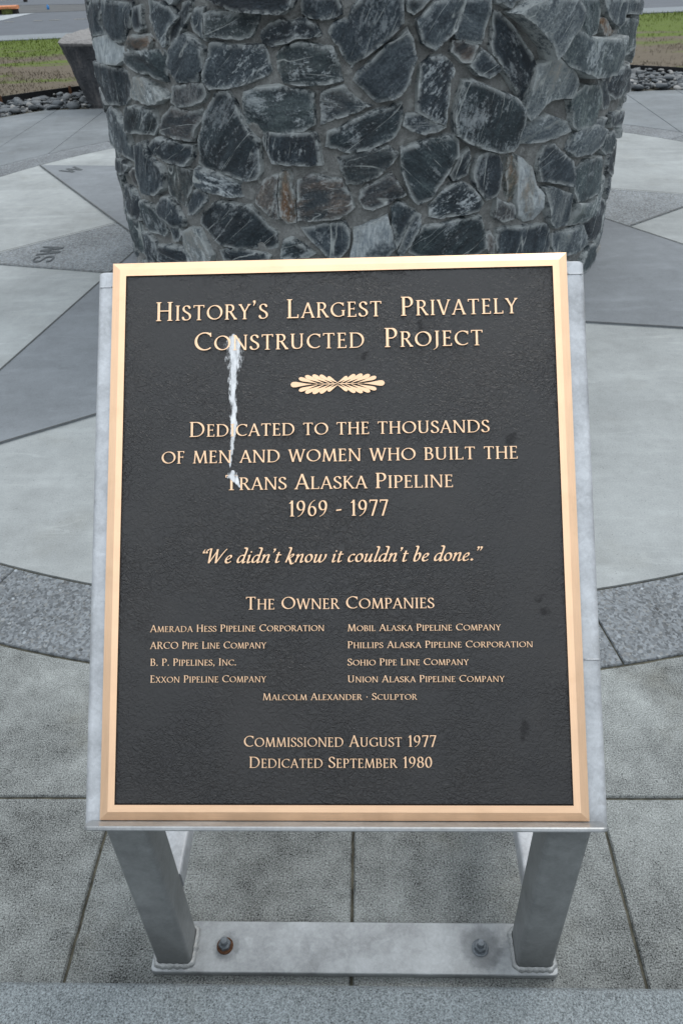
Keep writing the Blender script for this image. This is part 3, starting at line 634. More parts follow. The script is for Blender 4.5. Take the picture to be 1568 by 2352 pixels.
# ---------------------------------------------------------------- stone plinth
# outlines of the stones on the unrolled drum, millimetres: (tone, white, rust, grain angle, relief, [s, z, ...])
TRACED = [
(.4,.5,0,60,60,[-1395,1371,-1152,1367,-1175,1293,-1229,1253,-1269,1217,-1312,1207,-1410,1242,-1560,1250,-1536,1277,-1459,1325]),
(.4,.5,0,80,60,[-1640,1358,-1447,1368,-1553,1271,-1538,1222,-1666,1207,-1860,1243,-1861,1274]),
(.8,1.6,0,60,85,[-1649,1193,-1403,1228,-1335,1189,-1248,1180,-1274,1149,-1392,1109,-1502,1104,-1863,1086,-1864,1146]),
(.3,.2,0,80,40,[-1132,1354,-1069,1360,-1077,1279,-1101,1262,-1154,1267]),
(.4,.6,0,45,55,[-993,1384,-870,1361,-814,1328,-888,1282,-910,1223,-936,1213,-966,1248,-983,1274,-1004,1318]),
(.2,.15,.1,55,40,[-791,1375,-744,1380,-745,1342,-802,1289,-837,1253,-912,1214,-906,1255,-878,1296,-803,1350]),
(.45,.3,.75,10,45,[-1214,1235,-1051,1249,-1029,1232,-1059,1193,-1192,1180,-1240,1200]),
(.4,.8,0,-15,60,[-1255,1165,-1088,1186,-948,1194,-930,1172,-963,1105,-964,1071,-981,1070,-1062,1093,-1168,1099,-1270,1130]),
(.5,.15,0,40,60,[-908,1201,-846,1244,-801,1263,-738,1243,-706,1209,-710,1146,-741,1117,-754,1084,-884,1077,-946,1111,-944,1134]),
(.4,.9,0,80,40,[-755,1325,-723,1359,-686,1360,-695,1305,-693,1249,-745,1278]),
(.45,.5,.15,20,50,[-677,1339,-616,1348,-466,1344,-419,1340,-427,1315,-465,1265,-521,1251,-624,1259,-678,1262,-678,1301]),
(.45,.9,0,35,60,[-658,1232,-570,1225,-415,1227,-397,1192,-392,1135,-415,1117,-537,1079,-604,1067,-686,1059,-720,1090,-704,1146,-679,1183]),
(1.1,.9,.12,-50,60,[-1226,1065,-1126,1073,-1025,1033,-963,1008,-1041,977,-1101,966,-1205,971,-1315,974,-1288,1003,-1226,1034]),
(.3,.4,.1,85,70,[-1816,1075,-1511,1093,-1280,1080,-1285,1039,-1325,967,-1415,925,-1621,907,-1778,884,-1863,946,-1862,1014]),
(.5,.2,.3,80,45,[-913,1051,-812,1072,-729,1074,-722,1039,-755,1004,-815,985,-906,978,-935,991]),
(.2,.4,.1,40,60,[-1389,912,-1292,935,-1101,935,-1079,912,-1080,876,-1123,831,-1276,819,-1450,804]),
(.6,.7,.1,75,65,[-1859,820,-1628,901,-1541,880,-1443,817,-1447,749,-1382,679,-1425,660,-1580,679,-1865,659,-1859,730]),
(.4,.2,.35,10,50,[-940,971,-835,955,-768,969,-759,945,-821,881,-838,834,-939,837,-1089,843,-1081,870]),
(.2,.35,.05,50,60,[-670,1041,-606,1053,-575,1017,-557,966,-533,919,-492,873,-470,854,-471,794,-472,729,-499,696,-531,689,-636,707,-780,710,-828,731,-805,811,-762,891,-736,957,-687,1012]),
(.05,.15,0,0,110,[-632,1393,-550,1373,-534,1365,-497,1354,-361,1350,-316,1345,-280,1363,-266,1387,-262,1446,-623,1450]),
(.5,.6,.1,5,55,[-522,1052,-468,1069,-364,1075,-239,1058,-209,1047,-212,931,-253,908,-351,901,-465,888,-500,887,-537,929,-537,995]),
(.3,.15,0,70,60,[-239,1370,-222,1398,-94,1395,-76,1358,-77,1338,-111,1323,-159,1320,-203,1325,-236,1342]),
(.25,.6,0,20,55,[-413,1282,-380,1302,-332,1321,-287,1312,-217,1321,-180,1292,-162,1267,-187,1259,-266,1256,-334,1235,-377,1225,-412,1239,-420,1265]),
(.5,.7,.2,10,60,[-352,1205,-325,1222,-258,1235,-198,1225,-115,1216,-106,1190,-88,1147,-82,1098,-151,1086,-268,1083,-336,1091,-358,1136,-362,1184]),
(.35,.3,0,65,65,[5,1380,71,1401,165,1386,165,1350,171,1298,118,1250,70,1219,-4,1175,-39,1145,-67,1181,-100,1232,-127,1274,-102,1303,-44,1321,-34,1353]),
(.45,.15,.06,35,65,[167,1252,191,1268,211,1238,227,1174,208,1123,199,1079,169,1045,129,1025,64,1014,39,1033,-6,1074,-30,1097,-10,1127,40,1165,94,1214]),
(.45,.5,.25,-5,45,[-173,1046,-131,1064,-81,1072,-51,1044,-2,1007,38,996,-53,972,-126,950,-178,931]),
(.45,.25,0,55,65,[229,1303,262,1330,300,1360,399,1372,420,1362,412,1323,390,1262,346,1227,307,1195,281,1209,251,1228]),
(.3,.4,0,45,45,[179,1366,208,1380,280,1377,252,1347,214,1324,189,1337]),
(.3,.7,0,55,60,[248,1134,288,1166,339,1170,382,1139,394,1112,375,1069,369,979,361,909,301,932,291,938,237,969,240,1051,244,1099]),
(.45,.4,.1,0,50,[191,958,259,958,297,923,362,897,325,884,277,877,224,890,181,916]),
(.25,.5,0,30,60,[-151,893,-99,911,-26,952,66,981,168,1000,176,944,164,903,117,862,45,836,-55,822,-143,835,-164,840]),
(.5,.15,0,-30,55,[409,1363,538,1366,541,1327,527,1270,507,1206,462,1209,393,1234,385,1268,406,1311]),
(.4,.2,.5,20,45,[381,1224,437,1221,495,1197,467,1138,429,1146,377,1185]),
(.12,.4,0,-55,60,[568,1316,595,1309,655,1256,704,1202,765,1134,786,1101,785,1052,768,1005,743,958,699,1007,639,1088,563,1167,554,1193,561,1258]),
(.85,.5,0,50,125,[635,1307,687,1333,771,1352,934,1331,980,1282,979,1241,909,1195,867,1146,845,1127,804,1188,727,1251,679,1284]),
(.5,.25,0,-65,80,[944,1325,1005,1336,1129,1322,1157,1262,1155,1193,1091,1183,1034,1210,984,1261]),
(.7,.2,0,70,70,[1214,1310,1426,1299,1434,1249,1393,1186,1298,1223,1243,1260]),
(.9,.3,.95,80,45,[1213,1236,1251,1238,1330,1181,1398,1174,1371,1160,1277,1167,1231,1202]),
(.75,.8,0,80,120,[927,1188,975,1220,1071,1180,1282,1153,1429,1148,1489,1113,1425,1045,1305,1013,1147,1016,1051,1051,967,1082,922,1125]),
(.6,.2,0,80,90,[1429,1293,1875,1262,1872,1209,1662,1217,1502,1237]),
(.6,.6,.1,70,70,[1453,1214,1874,1172,1876,1099,1582,1048,1467,1039,1497,1100]),
(1.0,.8,.03,70,80,[793,1100,897,1122,968,1077,1034,1036,1058,999,1035,945,945,956,867,943,823,903,785,885,748,924,775,1010]),
(.3,.6,.05,30,75,[1348,984,1627,994,1876,985,1871,934,1873,848,1522,866,1409,921]),
(.75,.35,0,85,75,[1072,963,1133,984,1267,960,1308,906,1314,825,1263,803,1113,797,1074,821,1037,933]),
(.3,.3,0,80,55,[1303,978,1358,959,1453,871,1448,841,1353,850]),
(.3,.5,.05,40,70,[1519,790,1801,772,1871,726,1873,683,1555,731]),
(.6,.5,0,20,50,[1259,816,1453,789,1518,751,1355,762,1270,783]),
(.3,.25,0,30,50,[468,1128,522,1180,594,1118,603,1096,558,1074,510,1088]),
(.2,.5,0,75,85,[440,1067,485,1069,582,1029,694,985,730,942,745,884,726,787,697,770,629,773,569,790,497,819,414,864,406,957,424,1020]),
(.9,.8,0,15,65,[757,867,825,888,901,889,1046,837,1079,795,969,786,812,783,739,792,729,819]),
(.7,.6,0,40,85,[1108,774,1174,801,1269,796,1401,745,1364,684,1262,664,1155,673,1084,713]),
(.5,.6,.1,60,60,[1439,698,1610,700,1751,629,1668,592,1502,610,1421,661]),
(.3,.15,0,30,60,[890,724,909,753,975,753,1008,721,1106,660,1137,597,1136,540,1010,576,919,598,888,659]),
(.55,.4,0,60,70,[1161,610,1274,627,1506,603,1610,550,1602,483,1418,434,1219,439,1168,539]),
(.7,.4,.15,80,55,[942,560,996,556,1171,485,1199,425,1189,329,1056,348,1000,391,975,473]),
(1.0,1.5,.45,-80,60,[747,734,777,719,828,674,873,584,917,536,919,449,899,418,833,425,782,463,765,535,765,635]),
(.8,.4,.8,85,50,[698,735,728,742,751,669,752,548,729,535,703,578,688,646]),
(.25,.4,.08,75,60,[529,761,583,775,636,754,656,693,658,607,641,582,589,567,533,623,515,695]),
(.25,.5,0,60,50,[438,770,478,797,491,739,479,688,414,674,401,696]),
(.2,.9,0,25,60,[375,640,451,659,514,625,584,551,561,521,435,519,363,510,309,521,308,571,341,611]),
(.5,.4,.35,80,45,[649,564,686,536,746,515,768,454,696,449,651,479]),
(.25,.5,0,40,55,[359,477,455,495,563,492,588,431,617,333,545,309,353,322,262,331,214,358,230,432,287,478]),
(.35,.4,.05,80,55,[672,407,714,417,821,398,974,385,1006,360,1041,278,1044,214,886,232,692,284,671,354]),
(.8,.6,0,88,60,[1064,309,1117,303,1198,295,1314,297,1402,182,1290,155,1134,184,1080,237]),
(.8,1.0,.05,50,70,[1223,426,1386,393,1537,430,1631,483,1701,363,1484,329,1406,299,1215,323]),
(.2,.4,.1,60,60,[1346,289,1454,312,1604,362,1795,243,1694,163,1445,163]),
(.4,.3,.45,80,40,[605,394,631,408,663,355,662,295,626,308]),
(.2,.4,0,30,60,[-1214,762,-1168,796,-1110,814,-945,818,-844,807,-861,764,-901,722,-1022,718,-1099,718,-1202,731]),
(.35,.25,0,70,60,[-1329,750,-1244,780,-1217,723,-1109,684,-1089,648,-1106,589,-1187,540,-1338,517,-1349,592,-1349,673]),
(.45,.15,.3,85,45,[-1046,698,-972,706,-868,689,-857,669,-895,598,-954,522,-986,534,-1042,571,-1048,620]),
(.45,1.0,0,-15,55,[-832,714,-789,708,-652,695,-589,679,-527,678,-533,625,-585,610,-645,605,-740,611,-840,632,-849,669]),
(.4,.6,0,60,45,[-895,598,-827,623,-794,594,-799,566,-901,490,-945,483,-933,536]),
(.15,.3,.05,40,60,[-811,542,-733,568,-545,570,-518,534,-468,477,-428,447,-433,384,-472,369,-630,365,-743,367,-806,399,-877,447,-850,503]),
(.3,.25,0,60,55,[-1221,474,-1132,538,-1069,543,-1023,499,-988,452,-1006,414,-1079,394,-1124,421,-1175,435]),
(.3,.5,0,-50,55,[-1413,458,-1276,463,-1181,416,-1143,357,-1173,332,-1286,331,-1455,310,-1450,388]),
(.25,.6,.05,60,60,[-1778,475,-1574,497,-1446,464,-1486,341,-1597,332,-1864,309,-1863,376]),
(.3,.3,0,60,40,[-1114,381,-1048,400,-1017,370,-1045,334,-1099,323]),
(1.05,.8,.12,-60,55,[-1014,382,-934,414,-866,420,-844,364,-815,303,-830,264,-984,228,-998,288]),
(.2,.4,0,0,55,[-1288,255,-1143,282,-1015,297,-988,253,-1004,224,-1282,158]),
(.3,.6,.1,85,55,[-1471,280,-1374,298,-1295,272,-1311,157,-1419,128,-1498,159]),
(.25,.5,0,10,50,[-765,329,-710,349,-597,357,-487,345,-469,335,-478,311,-750,277]),
(.2,.3,0,70,75,[-1864,596,-1630,626,-1514,613,-1566,573,-1747,527,-1825,554]),
(.5,.3,.1,75,60,[-1806,324,-1512,315,-1516,201,-1503,151,-1685,125,-1862,143]),
(.35,.3,.45,60,40,[-1538,578,-1431,624,-1373,623,-1391,536,-1442,538,-1511,554]),
(.2,.6,0,80,60,[-421,894,-343,896,-251,898,-209,888,-196,845,-184,771,-238,764,-354,766,-410,772,-425,796,-452,869]),
(.3,.3,.2,15,60,[-113,791,-60,810,50,831,107,839,149,803,128,769,59,712,-16,684,-75,680,-94,731]),
(.5,.4,.5,8,60,[-301,689,-229,721,-170,706,-96,696,-65,639,-45,581,-112,539,-190,528,-269,521,-310,519,-306,605]),
(.75,.8,.95,85,50,[-377,727,-345,734,-331,693,-320,615,-328,508,-363,501,-390,537,-394,623]),
(.6,.5,.5,60,45,[-503,616,-465,687,-416,710,-393,711,-409,622,-403,526,-421,519,-467,554,-511,594]),
(.45,.3,.35,15,50,[-11,648,22,678,128,719,150,688,189,629,107,592,42,568,4,580,-17,612]),
(.25,.35,0,-40,65,[175,821,302,851,411,862,429,841,427,778,369,697,311,604,250,588,216,627,182,711,171,772]),
(.4,.4,.05,88,55,[-295,476,-191,506,-91,512,-70,468,-77,396,-118,351,-164,351,-224,406]),
(.6,1.3,0,85,55,[-42,479,-3,489,108,534,130,462,147,383,108,346,-62,351,-49,418]),
(.3,.4,0,60,55,[129,570,162,594,234,552,197,480,156,388,135,473]),
(.3,.5,0,60,50,[240,544,269,528,264,480,221,401,176,347,159,360,197,458]),
(.25,.5,0,15,50,[-394,415,-346,424,-238,366,-268,348,-413,334]),
]
FILL = [
[2898,1620,2599,1620,2531,1357,2551,1348,2835,1418],
[2083,1465,2190,1388,2314,1481,2265,1593],
[-4457,882,-4474,853,-4391,625,-4132,704,-4125,754,-4174,850],
[3928,942,4190,888,4164,1161,3943,1126],
[3605,5,3766,5,3841,266,3746,364,3558,321,3514,220],
[-4426,533,-4656,444,-4643,273,-4386,237,-4310,389],
[-2075,1582,-2137,1438,-2016,1358,-1920,1386,-1910,1455],
[2546,140,2565,309,2497,396,2334,360,2281,286,2358,177],
[2892,225,2895,309,2804,377,2591,304,2571,128,2615,59],
[-4472,1620,-4564,1620,-4699,1382,-4652,1246,-4488,1254,-4391,1397],
[-2741,247,-2648,198,-2490,339,-2482,414,-2633,555,-2782,385],
[-2531,1620,-2806,1620,-2828,1391,-2588,1328],
[1856,1620,1647,1620,1680,1483,1804,1429],
[3554,347,3738,389,3755,530,3514,639,3466,466],
[-3437,5,-3045,5,-3034,107,-3112,268,-3161,288,-3422,160,-3448,101],
[-4488,1228,-4654,1220,-4675,1188,-4663,1022,-4479,898,-4405,1095],
[2840,660,3077,667,3028,921,2772,870,2761,842],
[1729,5,1980,5,1914,240,1865,234,1791,143],
[4165,5,4495,5,4468,230,4184,144],
[2330,1461,2204,1367,2218,1254,2246,1232,2389,1239,2501,1349],
[-4621,5,-4291,5,-4288,33,-4386,211,-4648,247],
[-2587,1301,-2841,1367,-2926,1316,-2857,1032,-2804,1010,-2761,1023,-2581,1292],
[4122,1620,3745,1620,3826,1348,4130,1456],
[-3727,1364,-3758,1277,-3632,1068,-3488,1068,-3427,1297,-3562,1385],
[-4108,1620,-4444,1620,-4367,1406,-4163,1347,-4076,1485],
[-3581,688,-3723,750,-3882,549,-3831,439,-3735,401,-3566,489],
[1075,1400,1093,1472,1030,1542,933,1486,955,1403,980,1388,1030,1388,1063,1395],
[-1367,1463,-1468,1620,-1516,1620,-1584,1453,-1556,1433,-1482,1395,-1375,1456],
[-3869,96,-3734,225,-3746,378,-3838,414,-4024,252],
[4643,861,4466,1000,4231,853,4437,729],
[3085,5,3156,5,3249,204,3176,416,3141,442,2921,308,2918,222],
[-3031,1340,-3177,1543,-3378,1310,-3183,1213],
[-1021,1620,-1207,1620,-1205,1543,-1065,1466,-1035,1487],
[2540,1324,2521,1333,2408,1222,2428,983,2673,1067,2677,1088],
[-1979,868,-2050,868,-2121,757,-2080,678,-1962,684,-1944,717,-1933,750,-1929,782],
[-2410,1138,-2402,889,-2195,1016,-2210,1150],
[3263,1209,3213,1039,3371,940,3576,1091,3584,1178],
[4548,1620,4148,1620,4156,1458,4423,1398],
[4198,860,3917,917,3826,853,3880,649,4097,598,4208,832,4204,853],
[2250,286,2070,413,1992,359,1974,296,2138,213],
[1109,5,1343,5,1316,46,1283,87,1250,114,1179,146,1156,141,1120,124],
[-3019,5,-2625,5,-2658,173,-2753,223,-3009,101],
[-2412,1620,-2505,1620,-2565,1315,-2492,1273,-2262,1397],
[-4413,609,-4494,833,-4691,707,-4654,473,-4432,559],
[-1298,5,-1055,5,-1089,129,-1132,144,-1164,145,-1284,46],
[834,1533,806,1620,616,1620,601,1529,731,1426],
[2702,1081,2697,1059,2770,896,3030,948,3049,982,2909,1175],
[-3485,1042,-3633,1042,-3771,863,-3718,776,-3569,711,-3426,968],
[1292,1391,1220,1503,1118,1466,1100,1396,1224,1333,1292,1388],
[4462,455,4425,705,4227,813,4118,582,4148,511],
[-2222,221,-2125,126,-2037,226,-2047,315,-2180,351],
[2334,387,2490,421,2520,581,2465,671,2353,633,2281,543],
[2105,991,2218,868,2397,915,2402,956,2190,1040],
[3585,1066,3386,918,3406,765,3493,708,3721,881],
[-175,1605,-238,1473,-228,1435,-184,1417,-153,1416,-122,1426,-66,1465],
[-4056,1468,-4143,1330,-4131,1291,-3913,1196,-3783,1284,-3751,1373,-3780,1412],
[-1912,1362,-2007,1333,-2043,1208,-1965,1131,-1877,1217,-1901,1351],
[-3173,1075,-3316,958,-3139,736,-3018,974],
[1449,1620,1265,1620,1240,1521,1309,1412,1440,1509],
[-4123,1000,-3947,1055,-3926,1174,-4135,1264,-4194,1127],
[-2179,995,-2397,862,-2142,773,-2072,881,-2123,978],
[36,243,205,130,258,256,178,309,101,286,68,268],
[-2403,832,-2630,617,-2622,581,-2466,434,-2421,455,-2326,571],
[1937,973,2073,979,2014,1116,1920,1109,1885,1067,1876,1043],
[-3791,880,-3655,1056,-3776,1257,-3900,1174,-3921,1048,-3792,880],
[4453,1022,4441,1178,4191,1155,4217,878],
[3052,934,3104,661,3124,643,3380,765,3360,916,3197,1019,3073,972],
[2260,559,2326,641,2189,732,2106,695,2093,578,2108,552],
[-3850,5,-3463,5,-3473,94,-3718,204,-3855,73],
[2269,5,2598,5,2598,38,2549,113,2357,151],
[-399,5,-260,5,-216,171,-256,262,-325,265,-358,259,-435,233],
[-2150,546,-2306,555,-2391,451,-2197,382],
[-3003,631,-3135,694,-3175,660,-3242,484,-3152,313,-3105,293,-2967,437],
[-2598,5,-2424,5,-2367,209,-2478,315,-2632,177],
[-820,1620,-995,1620,-1009,1489,-941,1466,-821,1526],
[2056,1219,2035,1131,2099,1017,2178,1063,2226,1214,2202,1234],
[1654,1479,1620,1620,1475,1620,1466,1506,1553,1397],
[-912,5,-683,5,-697,83,-835,186,-860,183,-882,166],
[590,1620,353,1620,353,1554,506,1469,575,1530],
[3793,5,4139,5,4158,150,4055,290,3866,258],
[-2102,665,-2145,747,-2372,819,-2302,581,-2146,571],
[-2817,988,-2869,1009,-2992,968,-3120,716,-2990,654,-2804,712],
[3087,642,2839,634,2781,547,2818,399,2909,331,3127,465,3109,622],
[-2033,1338,-2155,1419,-2234,1386,-2170,1204,-2068,1216],
[-2103,5,-1875,5,-1919,193,-2019,208,-2111,102],
[-3540,699,-3540,488,-3498,459,-3266,495,-3204,657],
[3494,1620,3101,1620,3210,1354,3458,1497],
[-1683,5,-1415,5,-1509,108,-1595,83,-1627,64,-1660,33],
[3935,1151,4148,1192,4132,1429,3828,1321,3812,1279],
[1792,1406,1671,1459,1564,1372,1563,1346,1658,1323,1690,1323,1722,1332,1755,1350,1788,1377],
[1981,383,2058,437,2087,537,2072,563,1881,589,1856,573,1847,505],
[4094,571,3873,624,3781,532,3764,383,3861,283,4051,316,4124,500],
[-2754,998,-2791,987,-2778,711,-2646,637,-2431,860],
[-3940,1029,-4119,974,-4152,863,-4106,772,-3821,875],
[3073,1620,2925,1620,2860,1409,2933,1275,3184,1349],
[-1966,1087,-2097,985,-2049,894,-1979,894,-1930,960,-1931,1004,-1948,1065],
[4474,264,4456,430,4146,485,4075,307,4177,169,4470,258],
[2624,5,3052,5,2901,200,2624,34],
[-11,5,217,5,199,103,13,227],
[-630,1620,-794,1620,-795,1523,-738,1463,-706,1453,-617,1531],
[3718,1620,3521,1620,3483,1488,3592,1205,3786,1285,3804,1332],
[2055,1454,1966,1620,1882,1620,1844,1446,2021,1421],
[2265,308,2311,374,2257,532,2111,526,2085,434],
[3184,5,3577,5,3491,207,3272,191],
[1896,613,2068,590,2080,699,2013,762,1941,753],
[243,5,475,5,407,227,369,238,281,244,225,109],
[116,1565,39,1467,72,1441,104,1425,161,1417,223,1465],
[-3424,189,-3179,308,-3264,469,-3485,435],
[-3497,1620,-3762,1620,-3760,1429,-3730,1389,-3569,1410],
[-1960,658,-2079,652,-2124,558,-2000,473,-1888,546,-1890,579],
[2097,720,2179,757,2200,849,2087,951,2032,780],
[-3857,433,-3906,540,-4064,589,-4147,403,-4036,276],
[-4265,5,-3876,5,-3881,72,-4037,217,-4262,29],
[2761,564,2817,648,2740,825,2494,722,2485,689,2541,595],
[-2561,1276,-2734,1018,-2428,886,-2437,1146,-2501,1248],
[757,5,863,5,931,162,889,215,863,219,832,214,800,198],
[2927,1194,3069,999,3187,1043,3239,1222,3197,1325,2938,1250],
[-83,305,-137,312,-217,300,-233,274,-195,188,-12,238],
[1742,450,1821,507,1830,575,1810,589,1765,611,1659,554,1660,524,1668,497],
[1862,260,1917,267,1947,296,1966,363,1832,483,1755,427,1748,377,1756,357,1783,320],
[614,5,731,5,767,195,715,250,629,257],
[-1544,1620,-1787,1620,-1791,1555,-1653,1451,-1609,1460],
[-1877,522,-1987,450,-1983,384,-1905,369,-1863,440,-1857,498],
[-656,5,-425,5,-462,234,-478,247,-512,256,-535,259,-623,206,-672,89],
[1027,1620,833,1620,859,1538,918,1507,1021,1566],
[-1029,5,-938,5,-908,165,-993,193,-1063,133],
[1451,1484,1318,1386,1344,1363,1376,1344,1495,1305,1520,1315,1537,1340,1538,1374],
[-2832,1620,-3166,1620,-3163,1569,-3006,1349,-2943,1337,-2855,1389],
[-4050,240,-4168,387,-4286,378,-4363,223,-4271,56],
[-408,1620,-604,1620,-591,1534,-542,1513,-509,1509,-477,1511,-445,1521],
[-3192,1620,-3469,1620,-3543,1403,-3410,1317,-3189,1569],
[2490,749,2737,851,2748,881,2677,1041,2428,956,2422,907],
[-4100,747,-4106,697,-4063,616,-3902,566,-3743,767,-3795,854],
[-813,202,-691,111,-649,211,-684,238,-715,251,-773,254],
[2011,1397,1833,1421,1815,1377,1841,1349,1926,1284,1999,1289],
[3442,475,3492,657,3482,684,3393,743,3135,620,3154,465,3190,438],
[-2801,403,-2648,578,-2655,612,-2792,689,-2976,631,-2942,443],
[-1676,1435,-1804,1531,-1884,1454,-1894,1381,-1774,1364,-1677,1433],
[3901,938,3917,1132,3794,1260,3610,1175,3601,1088,3747,890,3808,873],
[-2397,5,-2129,5,-2136,101,-2242,204,-2343,200],
[-2094,1620,-2380,1620,-2241,1412,-2163,1444,-2093,1605],
[-2021,321,-2012,233,-1912,218,-1889,237,-1878,278,-1909,344,-1990,359],
[-2768,245,-2807,378,-2949,418,-3087,275,-3015,127],
[-2256,1371,-2473,1254,-2417,1163,-2205,1176],
[2839,1392,2569,1326,2697,1107,2902,1200,2913,1258],
[490,1448,342,1530,275,1461,296,1423,354,1403,427,1402,464,1426],
[-3402,1292,-3464,1058,-3403,982,-3338,974,-3187,1097,-3193,1189,-3401,1292],
[-197,1620,-381,1620,-409,1521,-365,1492,-333,1483,-260,1487],
[-1813,1620,-2068,1620,-1897,1478,-1817,1554],
[3491,233,3534,331,3446,449,3204,414,3272,217],
[2111,5,2239,5,2335,165,2264,264,2150,190],
[1376,5,1679,5,1668,23,1634,69,1601,102,1568,124,1537,134,1506,133,1475,122,1416,80],
[892,5,1082,5,1094,128,1059,165,1004,168,972,162],
[-1233,1620,-1437,1620,-1342,1473,-1312,1471,-1231,1541],
[1935,779,2007,788,2060,953,1938,947,1926,929,1913,897,1904,805],
[-3153,712,-3341,948,-3403,955,-3523,723,-3190,682],
[-3788,1620,-4081,1620,-4051,1494,-3786,1440],
[2516,414,2583,328,2791,400,2757,538,2544,569],
[708,1411,587,1506,520,1446,567,1349,637,1327],
[-4371,1380,-4465,1241,-4384,1111,-4218,1138,-4156,1282,-4168,1322],
[-2128,529,-2172,375,-2040,340,-2008,377,-2013,450],
[1921,1135,2011,1142,2032,1228,2004,1263,1930,1258,1893,1190],
[-2884,1031,-2952,1312,-3010,1323,-3167,1191,-3161,1098,-2999,993],
[-1080,1444,-1217,1519,-1290,1456,-1255,1423,-1223,1407,-1134,1396,-1088,1423],
[502,5,588,5,598,249,544,266,513,267,481,260,448,244],
[-2185,1160,-2169,1019,-2116,1003,-1980,1109,-2063,1190,-2172,1177],
[-3468,120,-3446,171,-3513,437,-3554,466,-3720,379,-3708,228],
[3516,667,3766,553,3855,642,3800,848,3742,865,3509,688],
[4175,1187,4446,1204,4467,1235,4419,1372,4157,1431],
[101,1620,-154,1620,-40,1473,16,1479,101,1589],
[-234,5,-37,5,-18,210,-192,162],
[-4126,679,-4389,598,-4407,551,-4289,404,-4171,413,-4086,605],
[928,1401,907,1483,851,1513,757,1414,799,1385,830,1375,862,1374,893,1382],
[1238,1620,1053,1620,1047,1562,1111,1491,1215,1528],
[2178,1365,2070,1431,2038,1402,2024,1280,2052,1245,2191,1259],
[3462,1469,3223,1331,3262,1235,3561,1212],
[-1914,938,-1956,881,-1913,819,-1820,871],
[327,1620,127,1620,127,1590,249,1477,327,1552],
[2509,1375,2572,1620,2284,1620,2340,1485],
[-4380,1085,-4443,906,-4175,876,-4144,983,-4216,1112],
[2347,658,2460,697,2469,731,2401,890,2225,843,2205,753],
[-2246,230,-2205,357,-2412,431,-2457,410,-2464,338,-2348,226],
[2382,1213,2251,1206,2205,1062,2402,984],
[2258,1620,1996,1620,2074,1491,2258,1620],
[-811,1502,-922,1446,-897,1400,-852,1375,-831,1382,-763,1451],
[2007,5,2085,5,2124,191,1961,274,1938,251],
]
PX, PY, RM = -.02, 5.174, 1.422
def cyl(s, z, r): th = s/1.455; return (PX+r*math.sin(th), PY-r*math.cos(th), z)
plinth = thing('stone_plinth', 'round plinth faced with dark slate rubble and grey mortar behind the plaque', 'plinth', (PX, PY, 0))
mb = MB(); NA, NZ = 300, 54; ZT = 1.62
mv = []
for j in range(NZ+1):
    for i in range(NA):
        s = 2*math.pi*1.455*i/NA; z = ZT*j/NZ; a = s/1.455
        q = (math.cos(a)*1.455, math.sin(a)*1.455, z)
        mv.append(cyl(s, z, RM+.010+.016*mnoise.fractal(Vector(q)*7, 1, 2, 4)+.006*mnoise.noise(Vector(q)*25)))
mfc = [(j*NA+i, j*NA+(i+1) % NA, (j+1)*NA+(i+1) % NA, (j+1)*NA+i) for j in range(NZ) for i in range(NA)]
mesh_obj('mortar_core', mv, mfc, MAT['mortar'], plinth, smooth=True, root=(PX, PY, 0))
mb = MB(); mb.loft([[(PX+(r+.02*mnoise.noise((i*.35, r*9, 2)))*math.cos(2*math.pi*i/140), PY+(r+.02*mnoise.noise((i*.35, r*9, 2)))*math.sin(2*math.pi*i/140), z) for i in range(140)] for r, z in ((1.475, .0), (1.46, .013), (1.45, .03), (1.40, .045))], cap=False)
mb.build('mortar_skirt', MAT['mortar'], plinth, root=(PX, PY, 0), smooth=True)
mb = MB(); mb.loft([[(PX+r*math.cos(2*math.pi*i/96), PY+r*math.sin(2*math.pi*i/96), z) for i in range(96)] for r, z in ((1.36, ZT-.02), (1.47, ZT), (1.49, ZT+.02), (1.49, ZT+.09), (1.47, ZT+.11))])
mb.build('concrete_cap', MAT['back'], plinth, root=(PX, PY, 0))
SV, SF, SUV, ST, SE = [], [], [], [], []
def seg_dist(p, poly):
    m = 9
    for i in range(len(poly)):
        ax, ay = poly[i-1]; bx, by = poly[i]; dx, dy = bx-ax, by-ay; t = max(0, min(1, ((p[0]-ax)*dx+(p[1]-ay)*dy)/(dx*dx+dy*dy+1e-12)))
        m = min(m, math.hypot(p[0]-ax-dx*t, p[1]-ay-dy*t))
    return m
def inside(p, poly):
    c = False; x, y = p
    for i in range(len(poly)):
        x1, y1 = poly[i]; x2, y2 = poly[i-1]
        if (y1 > y) != (y2 > y) and x < (x2-x1)*(y-y1)/(y2-y1)+x1: c = not c
    return c
